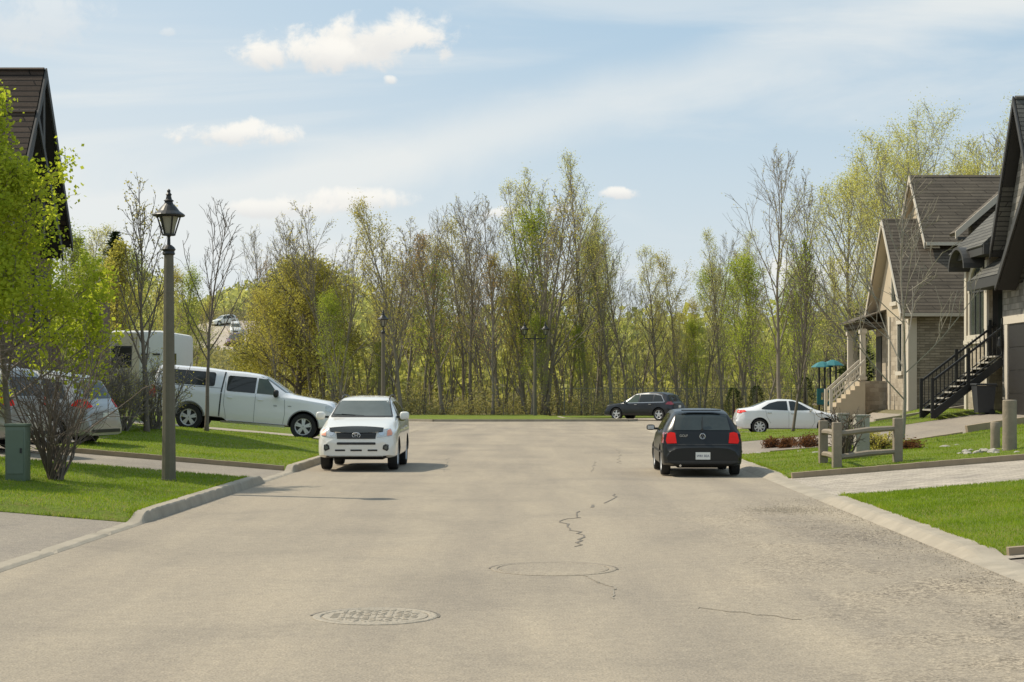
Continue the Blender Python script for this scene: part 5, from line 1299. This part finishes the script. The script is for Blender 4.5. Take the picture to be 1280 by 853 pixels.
# ---- chain link fence behind the crossing
fc = empty('chain_link_fence', (12, 112.5, 0), 'grey chain link fence running in front of the woods', 'fence')
m = MB(); x0, x1, yf = 3.5, 40, 112.5; zf = .05
for i in range(int((x1-x0)/.12)+20):
    x = x0+i*.12
    for s in (-1, 1):
        a = Vector((x, yf, zf)); b = Vector((x+s*1.8, yf, zf+1.8))
        if x0 <= a.x <= x1 and x0 <= b.x <= x1: m.bar(a, b, .006)
m.bar((x0, yf, zf+1.82), (x1, yf, zf+1.82), .04); m.build('mesh', M['wire'], fc)
for i in range(13):
    m = MB(); x = x0+i*3.04; m.tube([(x, yf, -.1), (x, yf, zf+1.9)], .035, 6); m.build('post', M['wire'], fc)
# ------------------------------------------------------------------ vehicles placed
s1 = suv_front(); p = P(449, 581); place(s1, -3.50, 40.2, 89.3, (.9, 3.46))
h1 = hatchback(); place(h1, 4.10, 37.7, -91.3, (.86, 3.37))
t1 = pickup(); place(t1, -8.3, 53.1, 180, (.98, 4.55))
d1 = sedan(); place(d1, 11.4, 68.9, 178, (.93, 3.6))
q1 = crossover('dark_crossover', 'dark blue crossover with chrome window trim standing at the far side of the crossing', M['navy'], 1.66, 4.65, cat='suv', trimline=True); place(q1, 7.75, 98.2, -33, (.92, 3.72))
g1 = crossover('silver_suv', 'silver suv with roof rails parked behind the green utility box', M['silver'], 1.86, 4.75, True, boxy=True); place(g1, -12.75, 37.0, -16, (.92, 3.78))
g2 = crossover('silver_suv', 'silver suv with a rounded tail parked behind the bare shrub, further from us', M['silver'], 1.80, 4.75, False); place(g2, -12.1, 40.9, -14, (.92, 3.78))
# three vehicles on the distant gravel lot
sheet('gravel_lot', lambda y: -50-2*math.sin(y*.3), lambda y: -40+1.5*math.sin(y*.21), 254, 284, 12, 24, .12, M['gravel'])
v1 = crossover('parked_car', 'dark red vehicle on the distant gravel lot, lowest of the three', M['maroon'], 1.8, 4.65); place(v1, -43.2, 262, 80, (.92, 3.72)); v1['group'] = 'cars on the distant gravel lot'
v2 = crossover('parked_car', 'white vehicle on the distant gravel lot, middle of the three', M['white'], 1.7, 4.65); place(v2, -44.8, 272, 100, (.92, 3.72)); v2['group'] = 'cars on the distant gravel lot'
v3 = crossover('parked_car', 'white vehicle on the distant gravel lot, highest and leftmost of the three', M['white'], 1.7, 4.65); place(v3, -47.8, 279, 40, (.92, 3.72)); v3['group'] = 'cars on the distant gravel lot'
# ------------------------------------------------------------------ vegetation
def place_px(o, px, Y, s=1., rz=0., dz=0., sz=None): return put(o, (px-HX)/FP*Y, Y, s, rz, dz, sz)
# big bright tree on the left
o = make_tree('bright_green_tree', 3, 6.9, .085, M['bark'], M['leaf_bright'], dict(clear=.12, n1=38, a1=58, len1=.40, n2=10, n3=5, lf=11, ls=.09, spread=.11, up=.05, tri=False, rmin=.006, shape='oval', a2=45), 'bright green leafy tree in front of the brown roofed house at the left edge', 'tree'); place_px(o, 14, 33.5, 1, .4); big = o; o['group'] = 'bright green leafy trees on the left lawn'
o = copy_tree(big); o['label'] = 'bright green leafy tree nearest to us, at the left edge, shading the front lawn'; put(o, -13.7, 29.6, 1.0, 2.)
# bare shrub by the box
o = make_shrub('grey_shrub', 12, 2.1, 2.4, 34, M['twig'], M['leaf_green'], 0, .05, 'grey bare many stemmed shrub beside the green utility box', 'shrub', None, .0055); p = P(70, 598, .17); o.location = p
# twiggy shrub hedge behind it, in front of the camper
for i, (px, Y, h, w) in enumerate(((152, 47, 1.9, 2.6), (192, 49, 1.7, 2.2), (112, 46.5, 2.3, 2.4))):
    o = make_shrub('hedge_shrub', 30+i, h, w, 34, M['twiggrey'], M['leaf_olive'], 2, .05, ['twiggy shrub directly below the camper trailer, middle of three', 'twiggy shrub behind the tall street lamp, right of three', 'tall twiggy shrub right of the silver cars, left of three'][i], 'shrub', 'twiggy shrubs in front of the camper trailer', .007); place_px(o, px, Y)
# young street trees
o = make_tree('young_tree', 5, 6.0, .10, M['bark'], M['leaf_olive'], dict(clear=.30, n1=18, a1=30, len1=.42, n2=6, n3=3, lf=2, ls=.06, spread=.03, up=.13, tri=False, rmin=.009, shape='v', leafl=.8, wob=.06), 'budding young tree in front of the camper trailer, left of the pickup', 'tree', 'young street trees'); place_px(o, 183, 47.5)
o = make_tree('young_tree', 8, 6.6, .075, M['bark'], M['leaf_olive'], dict(clear=.27, n1=20, a1=38, len1=.40, n2=5, n3=3, lf=0, up=.12, rmin=.008, shape='oval', wob=.05), 'slim bare young tree in front of the white pickup', 'tree', 'young street trees'); place_px(o, 258, 50.5)
o = make_tree('young_tree', 14, 6.3, .065, M['barkpale'], M['leaf_olive'], dict(clear=.20, n1=15, a1=48, len1=.58, n2=6, n3=3, lf=0, up=.07, rmin=.011, shape='v', wob=.06), 'spreading bare young tree behind the corner fence on the right', 'tree', 'young street trees'); place_px(o, 1127, 44.5, 1, 2.2)
o = make_tree('young_tree', 22, 6.2, .06, M['bark'], M['leaf_green'], dict(clear=.16, n1=26, a1=24, len1=.50, n2=6, n3=4, lf=2, ls=.05, spread=.03, up=.16, rmin=.008, shape='oval', leafl=.7, tri=False), 'slender upright young tree with small fresh leaves in front of the white sedan', 'tree', 'young street trees'); place_px(o, 990, 58.5)
# trees behind the street on the left
o = make_tree('yellow_leaf_tree', 31, 8.5, .12, M['bark'], M['leaf_yellow'], dict(clear=.2, n1=24, a1=38, len1=.34, n2=7, n3=4, lf=4, ls=.14, spread=.14, rmin=.012), 'yellow green tree rising over the camper trailer', 'tree'); place_px(o, 150, 82)
for i, (px, Y, H, w) in enumerate(((98, 108, 11.5, 3.6), (143, 112, 12.3, 4.6), (735, 128, 9, 3), (1072, 120, 7.5, 3.5))):
    if i == 2: continue
    o = make_conifer('spruce_tree', 50+i, H, w, ['narrow dark spruce left of the yellow green tree', 'broad dark spruce over the camper trailer', '', 'dark spruce in front of the pale sky left of the beige house'][i], 'spruce tree', 'dark spruces', n=1600, sz=.34); place_px(o, px, Y, 1., i)
for i, (px, Y, H) in enumerate(((917, 86, 1.9), (946, 87, 2.0), (1006, 84, 2.2), (1058, 92, 3.2))):
    o = make_conifer('cedar_shrub', 70+i, H, 1.3+.2*(i == 2), ['dark cedar shrub directly behind the black hatchback, leftmost of four', 'dark cedar shrub behind the tail of the white sedan, second of four', 'dark cedar shrub left of the teal playground tower', 'dark cedar shrub right of the teal playground tower'][i], 'cedar shrub', 'dark cedar shrubs', n=3000, sz=.055, clear=0, pw=.35); place_px(o, px, Y)
# willow
o = make_tree('willow_tree', 61, 10.5, .3, M['bark'], M['leaf_yellow'], dict(clear=.12, n1=34, a1=62, len1=.60, n2=9, n3=5, lf=8, ls=.16, spread=.22, up=-.03, droop=.7, rmin=.02, shape='oval'), 'yellow green willow at the edge of the woods behind the pickup', 'willow tree'); place_px(o, 372, 121)
o = make_tree('willow_tree', 62, 8.8, .3, M['bark'], M['leaf_yellow'], dict(clear=.14, n1=26, a1=66, len1=.5, n2=9, n3=5, lf=8, ls=.16, spread=.24, up=-.03, droop=.7, rmin=.02, shape='oval'), 'lower yellow willow right beside the distant gravel lot', 'willow tree'); place_px(o, 338, 132)
# ---- the woods
KINDS = {}
def kind(key, seed, H, r0, bark, leaf, style, name, label, twig=None):
    KINDS.setdefault(key, []).append((dict(seed=seed, H=H, r0=r0, bark=bark, leaf=leaf, style=style, twig=twig), name, label, H))
base = dict(clear=.22, n1=20, a1=34, len1=.38, n2=6, n3=5, up=.11, rmin=.011, wob=.09, sides=6)
for s in (1, 2, 3): kind('bare', 100+s, 14, .145, 'barkwood', 'leaf_olive', dict(base, lf=1, ls=.09, spread=.06, leafl=.3, n1=24, clear=.25), 'bare_tree', 'tall grey leafless tree in the woods beyond the crossing')
for s in (1, 2, 3): kind('spring', 110+s, 15, .17, 'barkwood', 'leaf_spring', dict(base, lf=4, ls=.085, spread=.18, len1=.29, n1=28, clear=.18, leafl=.7), 'poplar_tree', 'tall poplar with thin pale spring leaves in the woods beyond the crossing')
for s in (1, 2): kind('olive', 120+s, 11, .15, 'barkwood', 'leaf_olive', dict(base, lf=5, ls=.085, spread=.22, clear=.12, len1=.40), 'olive_tree', 'olive leafing tree in the woods beyond the crossing')
for s in (1, 2): kind('green', 130+s, 10, .14, 'barkwood', 'leaf_green', dict(base, lf=7, ls=.085, spread=.22, clear=.10, len1=.40), 'green_tree', 'fresh green leafing tree in the woods beyond the crossing')
for s in (1, 2): kind('rust', 140+s, 10, .13, 'barkwood', 'leaf_rust', dict(base, lf=1, ls=.10, spread=.12, clear=.2, len1=.36, leafl=.7), 'budding_tree', 'reddish brown budding tree in the woods beyond the crossing')
for s in (1, 2): kind('multi', 150+s, 13, .17, 'barkwood', 'leaf_olive', dict(base, lf=1, ls=.11, spread=.08, stems=3, spreadstem=.16, n1=14, clear=.25, leafl=.5), 'forked_tree', 'many stemmed bare tree in the woods beyond the crossing')
protos = {}; used = set()
def forest(kd, rng, px, Y, Htop):
    d, name, label, H = KINDS[kd][rng.randrange(len(KINDS[kd]))]
    if name+str(d['seed']) not in protos:
        pr = make_tree(name, d['seed'], H, d['r0'], M[d['bark']], M[d['leaf']], d['style'], label, 'tree', name.replace('_', ' ')+'s in the woods'); protos[name+str(d['seed'])] = pr; o = pr
    else: o = copy_tree(protos[name+str(d['seed'])])
    s = Htop/H; place_px(o, px, Y, s*rng.uniform(.85, 1.2), rng.uniform(0, 6.28), 0, s); o.rotation_euler = (rng.gauss(0, .045), rng.gauss(0, .045), o.rotation_euler[2]); return o
prof = [(255, 372), (300, 345), (345, 310), (385, 290), (425, 262), (470, 276), (500, 268), (550, 280), (590, 264), (622, 262), (655, 240), (692, 236), (730, 207), (758, 262), (790, 300), (820, 318), (850, 330), (880, 308), (905, 300), (935, 296), (1000, 330), (1030, 345), (1070, 350)]
def topy(px): return float(np.interp(px, [a for a, b in prof], [b for a, b in prof]))
rng = random.Random(77)
def H_at(py, Y, x): return CH+(HY-py)/FP*Y - T(x, Y)
# key individuals read off the photograph
key = [(420, 'multi', 116, 0), (345, 'bare', 124, -8), (392, 'bare', 120, 0), (470, 'multi', 118, 0), (502, 'olive', 114, 4), (530, 'bare', 121, 6), (552, 'rust', 115, 30), (590, 'bare', 118, 0), (624, 'bare', 116, 0),
       (655, 'spring', 117, 0), (684, 'multi', 115, 4), (700, 'spring', 119, 2), (733, 'spring', 118, 0), (745, 'spring', 124, 40), (765, 'spring', 116, 20), (785, 'bare', 118, 4), (822, 'spring', 119, 0), (850, 'olive', 120, 0), (880, 'bare', 115, 0), (903, 'spring', 114, 0), (925, 'spring', 118, 6), (945, 'green', 112, 30), (960, 'green', 108, 60), (975, 'bare', 104, -110), (1010, 'bare', 108, -90), (1000, 'green', 116, 10), (1030, 'spring', 115, 0)]
for px, kd, Y, dy in key:
    py = topy(px)+dy; x = (px-HX)/FP*Y; forest(kd, rng, px, Y, H_at(py, Y, x))
for i in range(80):
    px = 285+(1075-285)*(i+rng.random())/80; Y = rng.uniform(113, 150); x = (px-HX)/FP*Y
    lo = .35 if px < 860 else .3
    py = topy(px)+(485-topy(px))*rng.uniform(.12, .75)
    w = rng.random()
    if px < 330: kd = 'rust' if w < .4 else 'bare'; Y = rng.uniform(190, 330) if px < 318 else Y; x = (px-HX)/FP*Y; py = rng.uniform(345, 385)
    elif px < 480: kd = 'olive' if w < .35 else 'bare' if w < .6 else 'rust' if w < .8 else 'green'
    elif px < 640: kd = 'rust' if w < .2 else 'olive' if w < .5 else 'bare' if w < .85 else 'green'
    else: kd = 'spring' if w < .35 else 'green' if w < .55 else 'bare' if w < .75 else 'olive'
    forest(kd, rng, px, Y, max(3.5, H_at(py, Y, x)))
# left background trees, seen over the camper
for i, (px, py, Y, kd) in enumerate(((75, 300, 100, 'green'), (108, 298, 112, 'spring'), (125, 292, 118, 'spring'), (165, 330, 100, 'green'), (205, 345, 105, 'olive'), (230, 350, 120, 'green'), (60, 320, 90, 'green'), (100, 330, 86, 'green'), (190, 345, 130, 'spring'), (240, 380, 150, 'olive'), (30, 290, 100, 'green'), (280, 360, 330, 'bare'), (262, 365, 320, 'rust'), (245, 368, 310, 'bare'), (225, 365, 300, 'rust'), (300, 352, 340, 'bare'), (318, 350, 300, 'bare'), (332, 300, 150, 'bare'))):
    x = (px-HX)/FP*Y; forest(kd, rng, px, Y, H_at(py, Y, x))
# tall leafy trees behind the beige house
S2 = dict(base, lf=8, ls=.085, spread=.26, len1=.50, n1=32, clear=.12, a1=40, n2=8, n3=5)
for i, (px, Y, top, lab) in enumerate(((1112, 96, 205, 'large rounded pale green tree rising left behind the beige house'), (1190, 100, 178, 'tallest pale green tree behind the roofs of the beige house'), (1252, 103, 185, 'pale green tree behind the grey stone house at the right edge'), (1075, 104, 250, 'slim pale green tree left of the large rounded tree'))):
    x = (px-HX)/FP*Y; H = H_at(top, Y, x); o = make_tree('tall_tree', 200+i, H, .24, M['barkpale'], M['leaf_spring'], dict(S2, stems=2 if i < 3 else 1, spreadstem=.13, n1=22 if i < 3 else 26), lab, 'tree', 'tall pale green trees behind the houses'); place_px(o, px, Y)
for i, (px, Y, py, kd) in enumerate(((1050, 125, 330, 'bare'), (1065, 130, 350, 'spring'), (1090, 120, 380, 'green'), (1150, 112, 225, 'spring'), (1215, 112, 200, 'spring'), (1270, 110, 190, 'bare'))):
    x = (px-HX)/FP*Y; forest(kd, rng, px, Y, H_at(py, Y, x))
# uncountable masses: underbrush and the far wooded slope
rng = random.Random(99)
def mass(name, mat, n, fx, label, sz):
    m = MB()
    for _ in range(n):
        x, y, z, s = fx(); leaves(m, rng, Vector((x, y, z)), 1, .1, s*sz, False)
    o = m.build(name, mat, None, recalc=False); tag(o, label, name.replace('_', ' '), kind='stuff'); return o
def brush():
    px = rng.uniform(300, 1110); Y = rng.uniform(113.5, 132); x = (px-HX)/FP*Y; h = .8+1.1*abs(math.sin(x*.7)+.6*math.sin(x*1.9+2)); return x, Y, T(x, Y)+abs(rng.gauss(0, .55))*h, rng.uniform(.6, 1.2)
mass('underbrush', M['leaf_brush'], 60000, brush, 'low olive underbrush along the foot of the woods', .16)
def stems():
    pass
m = MB()
for _ in range(500):
    px = rng.uniform(300, 1110); Y = rng.uniform(113.5, 136); x = (px-HX)/FP*Y; z = T(x, Y); h = rng.uniform(1.5, 6.5); a = Vector((x, Y, z-.1)); d = Vector((rng.gauss(0, .18), rng.gauss(0, .12), 1)); m.tube([a, a+d*h*.5, a+d*h+Vector((rng.gauss(0, .2), 0, 0))], [.035, .025, .012], 3, cap=False)
tag(m.build('saplings', M['twiggrey'], None, recalc=False), 'thin grey saplings crowding the edge of the woods', 'saplings', kind='stuff')
def farw():
    while True:
        Y = rng.uniform(138, 400)**1.0; px = rng.uniform(-150, 1500); x = (px-HX)/FP*Y
        if 215 < px < 335 and Y < 300: continue
        if x > -34 or Y > 290 or px < 215: break
        if 300 < px < 330 and Y < 200: continue
    g0 = T(x, Y); crown = 5.5+2.6*math.sin(x*.11+Y*.05)+1.6*math.sin(x*.37+1)+1.2*math.sin(x*.9+Y)
    if 215 < px < 335: crown *= .55
    return x, Y, g0+rng.random()**.7*max(1.5, crown), rng.uniform(.6, 1.4)
mass('far_woods', M['leaf_far'], 130000, farw, 'far wooded slope of fresh green trees behind the bare trunks', .85)
def scrub():
    while True:
        px = rng.uniform(150, 345); Y = rng.uniform(150, 315); x = (px-HX)/FP*Y
        if not (-52.5 < x < -38 and 248 < Y < 285): break
    return x, Y, T(x, Y)+abs(rng.gauss(0, .45))*(.4+1.4*abs(math.sin(x*.5+Y*.21))), rng.uniform(.6, 1.3)
mass('hillside_scrub', M['leaf_scrub'], 40000, scrub, 'low pale scrub covering the slope around the distant gravel lot', .45)
# ------------------------------------------------------------------ sky, sun, camera
w = bpy.data.worlds.new('World'); scene.world = w; w.use_nodes = True; nt = w.node_tree
bg = nt.nodes['Background']; sky = N(nt, 'ShaderNodeTexSky', sky_type='NISHITA'); sky.sun_disc = False
EL, AZ = 50, -68
sky.sun_elevation = R(EL); sky.sun_rotation = R(AZ); sky.air_density = 1.0; sky.dust_density = 2.0; sky.ozone_density = 1.2
tc = N(nt, 'ShaderNodeTexCoord').outputs['Generated']; sp = N(nt, 'ShaderNodeSeparateXYZ'); lk(nt, tc, sp.inputs[0])
yy = mathn(nt, 'MAXIMUM', sp.outputs['Y'], .06)
u = mathn(nt, 'DIVIDE', sp.outputs['X'], yy); v = mathn(nt, 'DIVIDE', sp.outputs['Z'], yy)
uv = N(nt, 'ShaderNodeCombineXYZ'); lk(nt, u, uv.inputs[0]); lk(nt, v, uv.inputs[1])
n_f = noise(nt, uv.outputs[0], 42, 7, .62, .3); n_c = noise(nt, uv.outputs[0], 16, 6, .6, .2)
# thin haze: whitish toward the left and the horizon, plus slanting cirrus
mp = N(nt, 'ShaderNodeMapping'); lk(nt, uv.outputs[0], mp.inputs['Vector']); mp.inputs['Rotation'].default_value = (0, 0, R(-17)); mp.inputs['Scale'].default_value = (2.4, 11, 1)
n_s = noise(nt, mp.outputs[0], 1.3, 6, .55, .8)
hor = maprange(nt, v, .27, -.02); left = maprange(nt, u, .12, -.34)
haze = mathn(nt, 'MULTIPLY', hor, .70)
haze = mathn(nt, 'ADD', haze, mathn(nt, 'MULTIPLY', left, .32))
haze = mathn(nt, 'ADD', haze, mathn(nt, 'MULTIPLY', maprange(nt, n_s, .44, .70), .42))
# broad diagonal band rising to the upper right
band = mathn(nt, 'ADD', mathn(nt, 'MULTIPLY', u, -.27), v)
bd = mathn(nt, 'ABSOLUTE', mathn(nt, 'SUBTRACT', mathn(nt, 'ADD', band, mathn(nt, 'MULTIPLY', n_c, .02)), .165))
haze = mathn(nt, 'ADD', haze, mathn(nt, 'MULTIPLY', maprange(nt, bd, .030, 0.), .45))
haze = mathn(nt, 'MINIMUM', haze, .92)
skyc = mixc(nt, 1., sky.outputs[0], (1.0, 1.0, 1.0), 'MULTIPLY')
cblue = mixc(nt, .72, skyc, (4.0, 5.6, 6.9))
c = mixc(nt, haze, cblue, (7.1, 7.3, 7.2))
CL = [(425, 62, 140, 34, 0.0, 1.), (480, 44, 112, 38, 0, 1.), (375, 66, 104, 26, 0, 1.), (296, 168, 78, 19, .0, .95), (440, 250, 104, 19, 0, .92), (350, 260, 104, 15, 0, .8), (625, 266, 34, 9, 0, .8), (772, 241, 26, 9, 0, .9), (488, 100, 12, 7, 0, .8), (208, 40, 12, 8, 0, .3), (1015, 345, 60, 34, 0, .85), (985, 325, 30, 18, 0, .7), (30, 20, 120, 50, 0, .35), (700, 262, 20, 8, 0, .6)]
for (cx, cy, rx, ry, _, st_) in CL:
    cu, cv = (cx-HX)/FP, (HY-cy)/FP; ru, rv = rx/FP, ry/FP
    a = mathn(nt, 'DIVIDE', mathn(nt, 'SUBTRACT', u, cu), ru); b = mathn(nt, 'DIVIDE', mathn(nt, 'SUBTRACT', v, cv), rv)
    e = mathn(nt, 'ADD', mathn(nt, 'MULTIPLY', a, a), mathn(nt, 'MULTIPLY', b, b))
    f = mathn(nt, 'ADD', mathn(nt, 'SUBTRACT', 1., e), mathn(nt, 'MULTIPLY', mathn(nt, 'SUBTRACT', n_f, .5), 3.2 if rx > 100 else 4.4))
    k = mathn(nt, 'MULTIPLY', maprange(nt, f, .10, 1.0), st_)
    tone = mixc(nt, maprange(nt, mathn(nt, 'ADD', b, mathn(nt, 'MULTIPLY', n_f, .8)), -.5, .9), (6.6, 6.6, 6.5), (8.3, 8.1, 7.6))
    c = mixc(nt, k, c, tone)
lk(nt, c, bg.inputs['Color']); bg.inputs['Strength'].default_value = .118
sd = bpy.data.lights.new('sun', 'SUN'); sd.energy = 4.5; sd.angle = R(.6); sd.color = (1, .91, .745)
so = bpy.data.objects.new('sun', sd); col.objects.link(so)
dirv = Vector((math.sin(R(AZ))*math.cos(R(EL)), math.cos(R(AZ))*math.cos(R(EL)), math.sin(R(EL))))
so.rotation_euler = dirv.to_track_quat('Z', 'Y').to_euler(); so.location = (-20, 10, 30)
cd = bpy.data.cameras.new('camera'); co = bpy.data.objects.new('camera', cd); col.objects.link(co)
cd.sensor_width = 36; cd.lens = FP/1280*36; cd.shift_y = (HY-426.5)/1280; cd.clip_end = 6000; cd.clip_start = .1
co.location = (0, 0, CH); co.rotation_euler = (R(90), 0, 0); scene.camera = co
scene.view_settings.view_transform = 'Standard'; scene.view_settings.look = 'None'; scene.view_settings.exposure = 0
scene.cycles.max_bounces = 6; scene.cycles.transparent_max_bounces = 6
